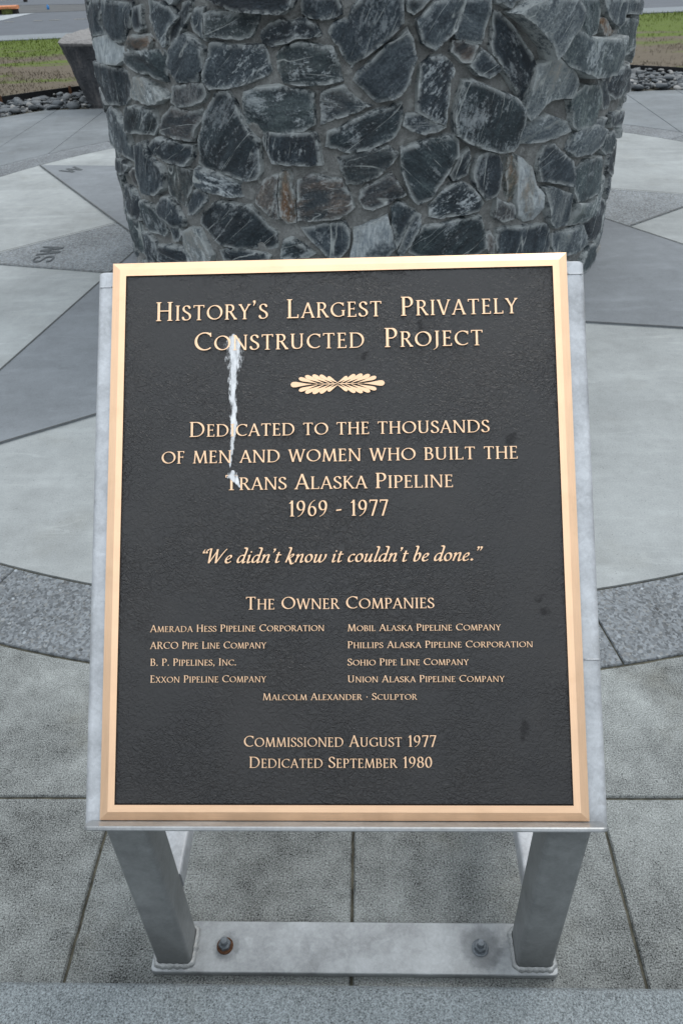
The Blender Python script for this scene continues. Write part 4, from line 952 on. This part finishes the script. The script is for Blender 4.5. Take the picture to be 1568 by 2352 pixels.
def make_stone(poly, tone, white, rust, ang, prot, k, step, rnd):
    if area(poly) < 0: poly = poly[::-1]
    poly = inset(poly, -.012)
    # rough the outline
    out = []
    for i in range(len(poly)):
        a = Vector(poly[i]); b = Vector(poly[(i+1) % len(poly)]); L = (b-a).length; m = max(1, int(L/step))
        for q in range(m):
            p = a.lerp(b, q/m); n = Vector((p.x*22, p.y*22, k*3.7)); f = .006 if q else .003
            out.append((p.x+f*mnoise.noise(n), max(.002, p.y+f*mnoise.noise(n+Vector((9, 4, 1))))))
    poly = out
    xs = [p[0] for p in poly]; ys = [p[1] for p in poly]
    cx, cy = sum(xs)/len(xs), sum(ys)/len(ys)
    ins = []; y = min(ys); row = 0
    rimmed = [tuple(p) for p in inset(poly, .0085)]
    ins += [p for p in rimmed if inside(p, poly) and seg_dist(p, poly) > .004]
    while y < max(ys):
        x = min(xs)+(row % 2)*step/2
        while x < max(xs):
            p = (x+rnd.uniform(-.25, .25)*step, y+rnd.uniform(-.25, .25)*step)
            if inside(p, poly) and seg_dist(p, poly) > .011: ins.append(p)
            x += step
        y += step*.87; row += 1
    vs = [Vector(p) for p in poly]+[Vector(p) for p in ins]
    ov, oe, of, *_ = delaunay_2d_cdt(vs, [], [list(range(len(poly)))], 1, 1e-6)
    w = max(xs)-min(xs); h = max(ys)-min(ys); size = min(w, h)
    tx, ty = rnd.uniform(-.09, .09), rnd.uniform(-.10, .07)
    planes = []
    for q in range(rnd.choice((2, 3, 3, 4))):
        a = rnd.uniform(0, 2*math.pi); d = rnd.uniform(.26, .5)*size; sl = rnd.uniform(.15, .6)
        planes.append((math.cos(a), math.sin(a), d, sl))
    H = prot/1000*(.9 if prot > 100 else .62)
    b = len(SV); ca, sa = math.cos(R(ang)), math.sin(R(ang)); seed = Vector((k*1.91, k*.77, k*.53))
    of = [f for f in of]
    for v in ov:
        x, y = v; e = seg_dist((x, y), poly); dx, dy = x-cx, y-cy
        hh = H+tx*dx+ty*dy
        for nx, ny, d, sl in planes: hh = min(hh, H+.004-sl*(dx*nx+dy*ny-d)) if (dx*nx+dy*ny) > d else hh
        u, w2 = dx*ca+dy*sa, -dx*sa+dy*ca
        hh += .0105*mnoise.fractal(Vector((u*4, w2*14, 0))+seed, 1, 2, 3)+.006*mnoise.ridged_multi_fractal(Vector((u*9, w2*22, 2))+seed, 1, 2, 3, 1, 2)
        hh = max(hh, .014)
        edge = min(1, e/.0095); hh *= 1-(1-edge)**2.2
        if e < .001: hh = -.014
        SV.append(cyl(x, max(y, .001), RM+.004+hh)); SUV.append((u+seed.x*3, w2+seed.y*5, k*1.618+hh)); ST.append((tone, white, rust)); SE.append((min(1, e/.05), (k*.618) % 1, 0))
    for f in of:
        if area([tuple(ov[i]) for i in f]) < 0: f = f[::-1]
        SF.append(tuple(b+i for i in f))
rnd = random.Random(11)
for k, (tone, white, rust, ang, prot, c) in enumerate(TRACED):
    make_stone([(c[i]/1000, c[i+1]/1000) for i in range(0, len(c), 2)], tone, white, rust, ang, prot, k+1, .016, rnd)
for k, c in enumerate(FILL):
    po = [(c[i]/1000, c[i+1]/1000) for i in range(0, len(c), 2)]
    s0 = sum(p[0] for p in po)/len(po)
    make_stone(po, rnd.choice((.15, .25, .35, .45, .6, .8)), rnd.choice((.2, .4, .6, .8)), rnd.choice((0, 0, 0, .05, .3)), rnd.uniform(-80, 90), rnd.uniform(45, 80), 200+k, .02 if abs(s0) < 2.4 else .045, rnd)
o = mesh_obj('stone_facing', SV, SF, MAT['stone'], plinth, smooth=True, sharp=38, root=(PX, PY, 0))
vattr(o, 'suv', SUV); vattr(o, 'tone', ST); vattr(o, 'edge', SE)

# ---------------------------------------------------------------- plaque on its galvanised stand
PB = Vector((-.0526, .6827, .5357)); TA = .8101
PU = Vector((0, math.cos(TA), math.sin(TA))); PN = Vector((0, -math.sin(TA), math.cos(TA)))
def pq(x, v, n): return tuple(PB+Vector((x, 0, 0))+PU*v+PN*n)
ROOT = (PB.x, .72, 0)
stand = thing('plaque_stand', 'tilted bronze memorial plaque on a galvanised steel stand with bolted base', 'plaque', ROOT)
W2, HH = .381, .9132
# back plate with rolled sides
def roll(x, s):                                             # profile of one folded side, from the flat inwards to the back
    pts = []; r = .011
    for i in range(6):
        a = R(90-90*i/5); pts.append((x-s*(r-r*math.cos(a)), -.003-r+r*math.sin(a)))
    pts += [(x, -.034)]
    return pts
lf = roll(-.4085, -1); rg = roll(.4115, 1)
outer = list(reversed(lf))+rg
innr = [(x*(1-.006/.41), n-.005) for x, n in outer]; innr[0] = (outer[0][0]+.005, outer[0][1]); innr[-1] = (outer[-1][0]-.005, outer[-1][1])
prof = outer+innr[::-1]
mb = MB()
def ringv(v, sh=0): return [pq(x, v-sh*max(0, -.0038-n)*.6, n) for x, n in prof]
rows = [-.012, 0, .3, .6, .85, .893, .8985]
rings = [ringv(v) for v in rows]+[[pq(x*(1-.004), .9005, n-.002) for x, n in prof]]
n = len(prof); vs = [p for r_ in rings for p in r_]; fs = []
for k in range(len(rings)-1):
    for i in range(n): fs.append((k*n+i, (k+1)*n+i, (k+1)*n+(i+1) % n, k*n+(i+1) % n))
m_ = len(outer)
for kk in (0, len(rings)-1):
    for i in range(m_-1):
        q = (kk*n+i, kk*n+i+1, kk*n+(n-2-i), kk*n+(n-1-i)); fs.append(q if kk == 0 else q[::-1])
mb.add(vs, fs); bp = mb.build('back_plate', MAT['galv'], stand, root=ROOT, smooth=True, sharp=40)
# weld ridges where the back plate meets its stiffeners
for x0, x1, v in [(-.405, -.3815, .874), (.3815, .408, .878), (.384, .409, .245)]:
    mb = MB(); mb.loft([[pq(x, v+.0016*math.cos(R(a)), -.0028+.0009*math.sin(R(a))) for a in range(0, 360, 60)] for x in np.linspace(x0, x1, 5)])
    mb.build('weld_ridge', MAT['galv'], stand, root=ROOT, smooth=True)
# bottom ledge
led = rrect(-.3985, .4030, -.009, .032, .012, 5)
mb = MB()
L0 = [(x, n_) for x, n_ in led]
v0, v1, c = -.0082, -.0012, .0018
mb.loft([[pq(x, v0, n_) for x, n_ in inset(L0, c)], [pq(x, v0+c, n_) for x, n_ in L0], [pq(x, v1-c, n_) for x, n_ in L0], [pq(x, v1, n_) for x, n_ in inset(L0, c)]])
# loft runs along -v for this winding, flip
mb.f = [f[::-1] for f in mb.f]
mb.build('ledge', MAT['galv_ledge_reflection'], stand, root=ROOT)
# legs
def zplate(y, x=0): return PB.z+(y-PB.y)*math.tan(TA)-.010/math.cos(TA)
def tube(x0, x1, y0, y1, zb, ztop=None):
    sec = rrect(x0, x1, y0, y1, .009, 4); mb = MB()
    mb.loft([[(x, y, zb) for x, y in sec], [(x, y, ztop if ztop else zplate(y)-.002) for x, y in sec]]); return mb
LX = [(-.4365, -.3675), (.270, .341)]
for x0, x1 in LX:
    tube(x0, x1, .686, .756, .0165).build('front_leg', MAT['galv_leg_shade'], stand, root=ROOT, smooth=True, sharp=35)
    tube(x0, x1, 1.07, 1.14, .0165).build('rear_leg', MAT['galv_leg_shade'], stand, root=ROOT, smooth=True, sharp=35)
    sec = rrect(x0+.003, x1-.0, .183, .232, .006, 3)
    mb = MB(); mb.loft([[(x, y, z) for x, z in sec][::-1] for y in (.757, 1.069)]); mb.build('side_rail', MAT['galv'], stand, root=ROOT, smooth=True, sharp=35)
for y0, y1 in [(.6725, .7715), (1.055, 1.155)]:
    mb = MB(); sec = rrect(-.4465, .3495, y0, y1, .009, 3)
    mb.loft([[(x, y, .0) for x, y in inset(sec, .006)], [(x, y, .004) for x, y in inset(sec, .006)]]); 
    mb.loft([[(x, y, .004) for x, y in sec], [(x, y, .0145) for x, y in sec], [(x, y, .016) for x, y in inset(sec, .0015)]])
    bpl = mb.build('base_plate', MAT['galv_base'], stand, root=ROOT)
    for x0, x1 in LX:                                       # weld fillet round the foot of each leg
        yy0, yy1 = (.686, .756) if y0 < .9 else (1.07, 1.14)
        path = rrect(x0-.001, x1+.001, yy0-.001, yy1+.001, .010, 4); dense = []
        for i in range(len(path)):
            a = Vector(path[i]); b = Vector(path[(i+1) % len(path)]); mm = max(1, int((b-a).length/.004)); dense += [a.lerp(b, q/mm) for q in range(mm)]
        rr = []; cxm, cym = (x0+x1)/2, (yy0+yy1)/2; nn = len(dense)
        vs = []; fs = []
        for i, p in enumerate(dense):
            d = (p-Vector((cxm, cym))); t = (dense[(i+1) % nn]-dense[i-1]).normalized(); o2 = Vector((t.y, -t.x))
            wob = .0085+.0016*math.sin(i*1.9)+.0018*mnoise.noise((p.x*90, p.y*90, 1))
            for q in range(5):
                a = R(90*q/4); w = wob*.9
                vs.append((p.x+o2.x*w*math.cos(a)*1.0, p.y+o2.y*w*math.cos(a)*1.0, .0155+w*math.sin(a)*.95))
        for i in range(nn):
            for q in range(4): fs.append((i*5+q, ((i+1) % nn)*5+q, ((i+1) % nn)*5+q+1, i*5+q+1))
        mesh_obj('weld_bead', vs, fs, MAT['weld'], bpl, smooth=True, root=ROOT)
    for bx in (-.305, .204):
        by = (y0+y1)/2; rusty = bx < 0 and y0 < .9
        mb = MB()
        mb.loft([[(bx+r*math.cos(2*math.pi*i/24), by+r*math.sin(2*math.pi*i/24), z) for i in range(24)] for r, z in ((.0165, .016), (.0165, .0182), (.0145, .0196))], 1 if rusty else 0)
        mb.loft([[(bx+r*math.cos(R(60*i+17)), by+r*math.sin(R(60*i+17)), z) for i in range(6)] for r, z in ((.0115, .019), (.0125, .0198), (.0125, .0285), (.011, .0298))], 0)
        mb.loft([[(bx+r*math.cos(2*math.pi*i/16), by+r*math.sin(2*math.pi*i/16), z) for i in range(16)] for r, z in ((.0072, .0295), (.0072, .0405), (.0062, .0418), (.003, .0422))], 0)
        bo = mb.build('anchor_bolt', [MAT['bolt'], MAT['rust']], bpl, root=ROOT, smooth=True, sharp=30)
        if rusty: bo['label'] = 'rusty anchor bolt'
# plaque: dark panel with raised bronze rim
pan = MB()
pw = W2-.0245; pb_, pt_ = .0262, .8885
NXp, NYp = 40, 50
vs = [pq(-pw+2*pw*i/NXp, pb_+(pt_-pb_)*j/NYp, .0042) for j in range(NYp+1) for i in range(NXp+1)]
fs = [(j*(NXp+1)+i, j*(NXp+1)+i+1, (j+1)*(NXp+1)+i+1, (j+1)*(NXp+1)+i) for j in range(NYp) for i in range(NXp)]
pan.add(vs, fs)
# cast body behind the panel
body = rrect(-W2+.002, W2-.002, .002, HH-.002, .001, 1)
pan.loft([[pq(x, v, -.0028) for x, v in body], [pq(x, v, .0) for x, v in inset(body, .012)]])
plaque = pan.build('plaque', MAT['panel'], stand, root=ROOT, smooth=True, sharp=40)
# rim: outer wall, wide bevel, flat land, inner wall, for each of the four mitred sides
def rim_side(k):
    prof = [(0, -.003), (0, .0018), (.0138, .0070), (.0245, .0072), (.0249, .0067), (.0252, .0032)]
    if k in (0, 2): prof = prof
    mb = MB(); vs = []
    for end in (0, 1):
        for d, h in prof:
            x0, x1, y0, y1 = -W2+d, W2-d, d, HH-d
            pt = {0: ((x0, y0), (x1, y0)), 1: ((x1, y0), (x1, y1)), 2: ((x1, y1), (x0, y1)), 3: ((x0, y1), (x0, y0))}[k][end]
            vs.append(pq(pt[0], pt[1], h))
    n = len(prof); fs = [(i, n+i, n+i+1, i+1) for i in range(n-1)]
    mi = [1, 0, 0, 1, 1]
    for f, m in zip(fs, mi): mb.f.append(f); mb.m.append(m)
    mb.v = vs
    return mb
for k in range(4): rim_side(k).build('frame_rail', [MAT['bronze_h' if k in (0, 2) else 'bronze_v'], MAT['letter_side_shadow']], plaque, root=ROOT)
# raised lettering
def pf(x, y, h): return pq(x, y, h)
LINES = [("History's  Largest  Privately", -.3051, .2965, .8090, .0325, .80), ('Constructed  Project', -.2393, .2383, .7560, .0325, .80),
 ('Dedicated to the thousands', -.2458, .2451, .6105, .0250, .82), ('of men and women who built the', -.2913, .2895, .5663, .0252, .82),
 ('Trans Alaska Pipeline', -.1860, .1845, .5212, .0250, .82), ('1969 - 1977', -.0827, .0797, .4768, .0258, .82),
 ('The Owner Companies', -.1512, .1498, .3276, .0202, .82),
 ('Amerada Hess Pipeline Corporation', -.3049, -.0251, .2928, .0112, .82), ('ARCO Pipe Line Company', -.3044, -.1179, .2661, .0112, .82),
 ('B. P. Pipelines, Inc.', -.3039, -.1654, .2395, .0112, .82), ('Exxon Pipeline Company', -.3035, -.1178, .2131, .0112, .82),
 ('Mobil Alaska Pipeline Company', .0118, .2536, .2922, .0108, .82), ('Phillips Alaska Pipeline Corporation', .0115, .3029, .2655, .0108, .82),
 ('Sohio Pipe Line Company', .0113, .2019, .2384, .0108, .82), ('Union Alaska Pipeline Company', .0111, .2571, .2122, .0108, .82),
 ('Malcolm Alexander * Sculptor', -.1233, .1198, .1850, .0106, .82),
 ('Commissioned August 1977', -.1530, .1490, .1131, .0174, .82), ('Dedicated September 1980', -.1445, .1418, .0810, .0170, .82)]
H0, H1 = .0036, .0066
for t, x0, x1, y, cap, sm in LINES:
    mb = MB(); low = t.startswith('of men')
    text_mesh(mb, t, x0, x1, y, cap, pf, H0, H1, small=sm, tracking=.10 if cap > .03 else .06)
    o = mb.build('text_line', [MAT['letter'], MAT['letter_side_shadow']], plaque, root=ROOT)
mb = MB(); text_mesh(mb, "`We didn't know it couldn't be done.\"", -.2267, .2243, .4025, .0228, pf, H0, H1, tab=IT, slant=.20, tracking=.02)
mb.build('text_line', [MAT['letter'], MAT['letter_side_shadow']], plaque, root=ROOT)
# leaf ornament
mb = MB(); oc = (-.0009, .6955)
def leaf(a, b, w):                                          # teardrop from a (point) to b (round end)
    a = Vector(a); b = Vector(b); d = b-a; L = d.length; d /= L; nrm = Vector((-d.y, d.x)); pts = []
    prof = [(0, .08), (.25, .28), (.5, .6), (.75, .95), (.88, .95), (.96, .62), (1, .0)]
    for t, q in prof: pts.append(a+d*L*t+nrm*w*q)
    for t, q in reversed(prof[:-1]): pts.append(a+d*L*t-nrm*w*q)
    return [tuple(p) for p in pts]
for s in (-1, 1):
    lv = [leaf((.043*s, 0), (.0775*s, 0), .0048), leaf((.052*s, 0), (0, 0), .0008)]
    for px, tipx, tipy, w in [(.033, .064, .0105, .0034), (.0225, .0535, .0142, .0036), (.0130, .0415, .0152, .0036), (.0055, .0295, .0148, .0034), (-.001, .0165, .0120, .0028)]:
        for q in (-1, 1): lv.append(leaf((px*s, q*.0012), (tipx*s, q*tipy), w))
    for p in lv:
        p = [(x+oc[0], y+oc[1]) for x, y in p]
        v, t = union([p]); solid(mb, v, t, pf, H0, H1)
mb.build('leaf_ornament', [MAT['letter'], MAT['letter_side_shadow']], plaque, root=ROOT)

# ---------------------------------------------------------------- bird dropping and smudges on the panel
def splat(name, label, cat, spine, mat, h, nseg=5, group=None):
    """a thin ribbon with a soft edge attribute: spine = [(x, v, half width)]"""
    pts = []
    for i in range(len(spine)-1):
        for q in range(nseg): t = q/nseg; pts.append([spine[i][k]*(1-t)+spine[i+1][k]*t for k in range(3)])
    pts.append(list(spine[-1])); vs = []; ed = []; fs = []; NC = 8
    for i, (x, v, w) in enumerate(pts):
        w *= 1+.12*mnoise.noise((v*130, x*40, 3)); xo = .0012*mnoise.noise((v*60, 7, 1))
        for c in range(NC+1):
            u = -1+2*c/NC; vs.append(pq(x+xo+u*w, v, h+.0002*(1-u*u))); 
            en = min(1, i/2, (len(pts)-1-i)/2); ed.append(((1-abs(u))*en, 0, 0))
    for i in range(len(pts)-1):
        for c in range(NC): a = i*(NC+1)+c; fs.append((a, a+NC+1, a+NC+2, a+1))
    o = mesh_obj(name, vs, fs, mat, smooth=True); vattr(o, 'edge', ed); return tag(o, label, cat, group)
splat('bird_dropping', 'long white bird dropping streak running down the dark plaque below the second line', 'bird dropping',
      [(-.1735, .786, .002), (-.1735, .777, .010), (-.1735, .768, .0155), (-.1725, .752, .0175), (-.1725, .735, .016), (-.1735, .718, .0105), (-.1745, .695, .0085), (-.1735, .672, .0068), (-.1725, .645, .0072), (-.1715, .62, .0068), (-.1735, .60, .0055), (-.1765, .578, .0036), (-.178, .556, .0022)], MAT['dropping'], .0062, 6)
splat('bird_dropping', 'small white bird dropping splash on top of the letter T of Trans', 'bird dropping',
      [(-.1735, .5545, .003), (-.173, .5495, .0085), (-.174, .5425, .0120), (-.170, .538, .0085), (-.164, .531, .004), (-.161, .524, .0018)], MAT['dropping'], .0068, 6)
for x, v, w, hgt, lb in [(.1355, .7925, .011, .013, 'dark smudge between the first and second lines of the plaque'), (.0429, .742, .016, .009, 'dark smudge on the plaque just under the word project'),
                     (.3176, .342, .014, .008, 'upper dark smudge near the right rim of the plaque'), (.3234, .322, .016, .009, 'lower dark smudge near the right rim of the plaque'),
                     (.285, .138, .012, .02, 'tall dark smudge beside the lower right rim of the plaque'), (.28, .60, .02, .012, 'faint dark smudge right of the word thousands')]:
    splat('smudge', lb, 'smudge', [(x-w*.2, v-hgt, w*.3), (x, v-hgt*.4, w), (x+w*.1, v+hgt*.3, w*.9), (x+w*.3, v+hgt, w*.3)], MAT['smudge'], .0045, 4, 'dark smudges on the plaque')

# ---------------------------------------------------------------- kerb in front of the stand
kb = MB(); sec = [(-.25, .0), (-.25, .115), (-.245, .12), (.601, .12), (.607, .1185), (.6125, .113), (.615, .104), (.615, -.012)]
kb.loft([[(x, y, z) for y, z in sec][::-1] for x in (-5, 5)])
kb.build('step_kerb', MAT['kerb'], kind='structure')

# ---------------------------------------------------------------- boulder, gravel, edging, grass
def boulder():
    NA, NZ = 36, 18; vs = []; ed = []; fs = []
    for j in range(NZ+1):
        t = j/NZ
        for i in range(NA):
            a = 2*math.pi*i/NA; c, s = math.cos(a), math.sin(a)
            sq = (abs(c)**5+abs(s)**5)**(-1/5)
            rx = .52+.16*t; ry = .42+.40*t**1.5
            cx = -2.60-.10*t; cy = 10.10+.33*t**1.5
            x, y, z = cx+rx*sq*c, cy+ry*sq*s, -.02+t*.66
            q = Vector((x, y, z)); d = .035*mnoise.fractal(q*2.2, 1, 2, 4)
            x += d*c; y += d*s
            if j == NZ: z += .018*mnoise.fractal(q*5, 1, 2, 3)
            vs.append((x, y, z)); ed.append((1.0 if j == NZ else 0, 0, 0))
    for j in range(NZ):
        for i in range(NA): fs.append((j*NA+i, j*NA+(i+1) % NA, (j+1)*NA+(i+1) % NA, (j+1)*NA+i))
    # bevelled, slightly uneven top
    b = len(vs); base = NZ*NA; last = [vs[base+i] for i in range(NA)]
    cx = sum(p[0] for p in last)/NA; cy = sum(p[1] for p in last)/NA; prev = base
    for kk, f in enumerate((.93, .7, .45, .2)):
        st = len(vs)
        for p in last:
            x, y = cx+(p[0]-cx)*f, cy+(p[1]-cy)*f
            vs.append((x, y, .665+.03*mnoise.fractal(Vector((x*4, y*4, 3)), 1, 2, 4))); ed.append((1, 0, 0))
        for i in range(NA): fs.append((prev+i, prev+(i+1) % NA, st+(i+1) % NA, st+i))
        prev = st
    fs.append(tuple(prev+i for i in range(NA)))
    o = mesh_obj('boulder', vs, fs, MAT['boulder'], smooth=True, sharp=45); vattr(o, 'edge', ed)
    tag(o, 'cut grey basalt boulder with a pale flat top standing in the gravel behind the plinth', 'boulder')
boulder()
def pebbles():
    bm = bmesh.new(); bmesh.ops.create_icosphere(bm, subdivisions=2, radius=1); tv = [v.co.copy() for v in bm.verts]; tf = [tuple(v.index for v in f.verts) for f in bm.faces]; bm.free()
    rnd = random.Random(3); V, F, T = [], [], []
    def one(x, y, z, s, tone):
        b = len(V); sxyz = (s*rnd.uniform(.8, 1.5), s*rnd.uniform(.7, 1.1), s*rnd.uniform(.3, .6)); m = Matrix.Rotation(rnd.uniform(0, 6.28), 3, 'Z') @ Matrix.Rotation(rnd.uniform(-.5, .5), 3, 'X')
        sd = rnd.uniform(0, 90)
        for v in tv:
            d = 1+.5*mnoise.noise(v*1.3+Vector((sd, 0, 0))); p = m @ Vector((v.x*sxyz[0]*d, v.y*sxyz[1]*d, v.z*sxyz[2]*d)); V.append((x+p.x, y+p.y, z+p.z)); T.append((tone, 0, 0))
        F.extend(tuple(b+i for i in f) for f in tf)
    for i in range(2600):
        a = rnd.choice((rnd.uniform(46, 66), rnd.uniform(46, 66), rnd.uniform(114, 140), rnd.uniform(114, 140), rnd.uniform(66, 114)))
        x = CX+5.76*math.cos(R(a)); r = rnd.uniform(0, 1); rin = math.hypot(x-CX, max(yback(x), 9.66)-CY)+.05; rin = max(5.3, (9.70-CY)/math.sin(R(a))) if abs((9.70-CY)/math.tan(R(a))) < 3.6 else 5.82
        rr = rin+(6.46-rin)*r; x, y = pol(rr, a)
        s = .017+.055*rnd.random()**4; t = rnd.random(); lift = rnd.random()**2
        one(x, y, -.005+.05*lift+(.02 if a < 90 else 0), s, min(1, .15+.75*t+(.2 if t > .93 else 0)))
    o = mesh_obj('gravel', V, F, MAT['gravel'], smooth=True); vattr(o, 'tone', T); o['kind'] = 'stuff'
    o['label'] = 'grey river stones filling the curved bed behind the paving'; o['category'] = 'gravel'
pebbles()
mb = MB()
ga = [(a, pol(6.52, a)) for a in np.linspace(18, 162, 145)]
bedv = [(*pol(5.2, a), -.006) for a, _ in ga]+[(*p, -.004) for _, p in ga]; nb = len(ga)
mesh_obj('gravel_bed', bedv, [(i, nb+i, nb+i+1, i+1)[::-1] for i in range(nb-1)], MAT['subbase'], kind='structure').location.z = -.012
vs = []; 
for a, p in ga:
    for r_, z in ((6.50, -.02), (6.50, .085), (6.508, .085), (6.508, -.02)): vs.append((*pol(r_, a), z))
fs = [(i*4+k, i*4+k+1, i*4+k+5, i*4+k+4) for i in range(nb-1) for k in range(3)]
tag(mesh_obj('steel_edging', vs, fs, MAT['edging']), 'thin black steel edging strip curving between gravel and lawn', 'edging')
for a, lb in ((123.4, 'rusty stake against the black edging beside the boulder'), (130.8, 'short rusty stake at the left end of the black edging')):
    x, y = pol(6.475, a); mb = MB(); mb.loft([[(x+dx, y+dy, z) for dx, dy in ((-.014, -.01), (.014, -.01), (.014, .01), (-.014, .01))] for z in (-.02, .085, .1)])
    tag(mb.build('edging_stake', MAT['rust']), lb, 'stake', 'rusty edging stakes')
def grass():
    rnd = random.Random(8); V, F = [], []
    for i in range(26000):
        if rnd.random() < .5: x = rnd.uniform(-8, -3.0)
        else: x = rnd.uniform(2.8, 7.2)
        y = rnd.uniform(10.2, yroad(x)-.02)
        if math.hypot(x-CX, y-CY) < 6.54: continue
        g = mnoise.fractal(Vector((x*.5, y*.9, 2)), 1, 2, 3)+(.5 if y > yroad(x)-1.2 else 0)
        if g < .12 and rnd.random() < .8: continue
        h = rnd.uniform(.018, .045)*(1.5 if y > yroad(x)-.6 else 1); a = rnd.uniform(0, 6.28); w = .005+.004*rnd.random(); z = .03
        dx, dy = math.cos(a)*w, math.sin(a)*w; lx, ly = rnd.uniform(-.03, .03), rnd.uniform(-.03, .03); b = len(V)
        V.extend([(x-dx, y-dy, z), (x+dx, y+dy, z), (x+lx, y+ly, z+h)])
        nv = (Vector(V[b+1])-Vector(V[b])).cross(Vector(V[b+2])-Vector(V[b])); F.append((b, b+1, b+2) if nv.y < 0 else (b, b+2, b+1))
    o = mesh_obj('grass', V, F, MAT['grass'], smooth=True); o.data.normals_split_custom_set_from_vertices([(0, 0, 1)]*len(V)); o['kind'] = 'stuff'; o['label'] = 'patchy short grass, green near the road and dry brown towards the gravel'; o['category'] = 'grass'
grass()

# ---------------------------------------------------------------- things at the roadside
br = thing('orange_barrier', 'faded orange painted low barrier with dark weedy underside at the road edge', 'barrier', (-9.0, 22.15, 0))
mb = MB(); sec = [(22.05, .068), (22.03, .08), (22.03, .125), (22.05, .14), (22.22, .14), (22.24, .125), (22.24, .068)]
mb.loft([[(x, y, z) for y, z in sec] for x in (-11.0, -8.31)]); mb.build('beam', MAT['orange'], br, root=(-9.0, 22.15, 0))
for x0 in (-10.9, -9.5, -8.45):
    mb = MB(); mb.loft([[(x0+dx, y, z) for dx, y in ((0, 22.06), (.12, 22.06), (.12, 22.2), (0, 22.2))] for z in (-.03, .068)])
    mb.build('foot', MAT['dark'], br, root=(-9.0, 22.15, 0))
mb = MB(); mb.loft([[(x, y, z) for y, z in ((22.14, -.03), (22.14, .068), (22.16, .068), (22.16, -.03))] for x in (-11, -8.32)]); mb.build('gap_shade', MAT['dark'], br, root=(-9.0, 22.15, 0))  # dark sheet painting the shade in the gap below the beam
V, F = [], []; rnd = random.Random(4)
for i in range(90):
    x, y = rnd.uniform(-8.66, -8.42), rnd.uniform(21.95, 22.03); a = rnd.uniform(0, 6.28); h = rnd.uniform(.05, .13); b = len(V)
    V += [(x-.006, y, -.03), (x+.006, y, -.03), (x+.03*math.cos(a), y+.03*math.sin(a), h)]; F.append((b, b+1, b+2))
tag(mesh_obj('weed', V, F, MAT['weed']), 'tuft of weeds growing against the orange barrier', 'weed')
rl = thing('white_rail', 'low white painted rail ending in a dark post beyond the road', 'rail', (-10, 25.5, 0))
mb = MB(); mb.loft([[(x, 25.5+.025*math.cos(R(q)), .05+.025*math.sin(R(q))) for q in range(0, 360, 45)] for x in (-13, -9.30)]); mb.build('bar', MAT['white'], rl, root=(-10, 25.5, 0))
for x0 in (-9.32, -11.5):
    mb = MB(); mb.loft([[(x0+dx, 25.5+dy, z) for dx, dy in ((-.04, -.04), (.05, -.04), (.05, .04), (-.04, .04))] for z in (-.03, .11)])
    mb.build('post', MAT['dark'], rl, root=(-10, 25.5, 0))
mb = MB(); mb.loft([[(-7.84+r_*math.cos(R(q)), 22.886+r_*math.sin(R(q))*.7, z) for q in range(0, 360, 45)] for r_, z in ((.022, -.025), (.034, -.01), (.034, .05), (.015, .065), (.012, .08))])
tag(mb.build('plastic_bottle', MAT['blue'], smooth=True, sharp=50), 'small blue plastic litter lying beyond the road edge', 'litter')
# stain on the right compass point
st = [(1.85, 5.70), (1.88, 5.80), (1.98, 5.80), (2.03, 5.74), (2.06, 5.63), (2.02, 5.56), (1.93, 5.56), (1.88, 5.61)]
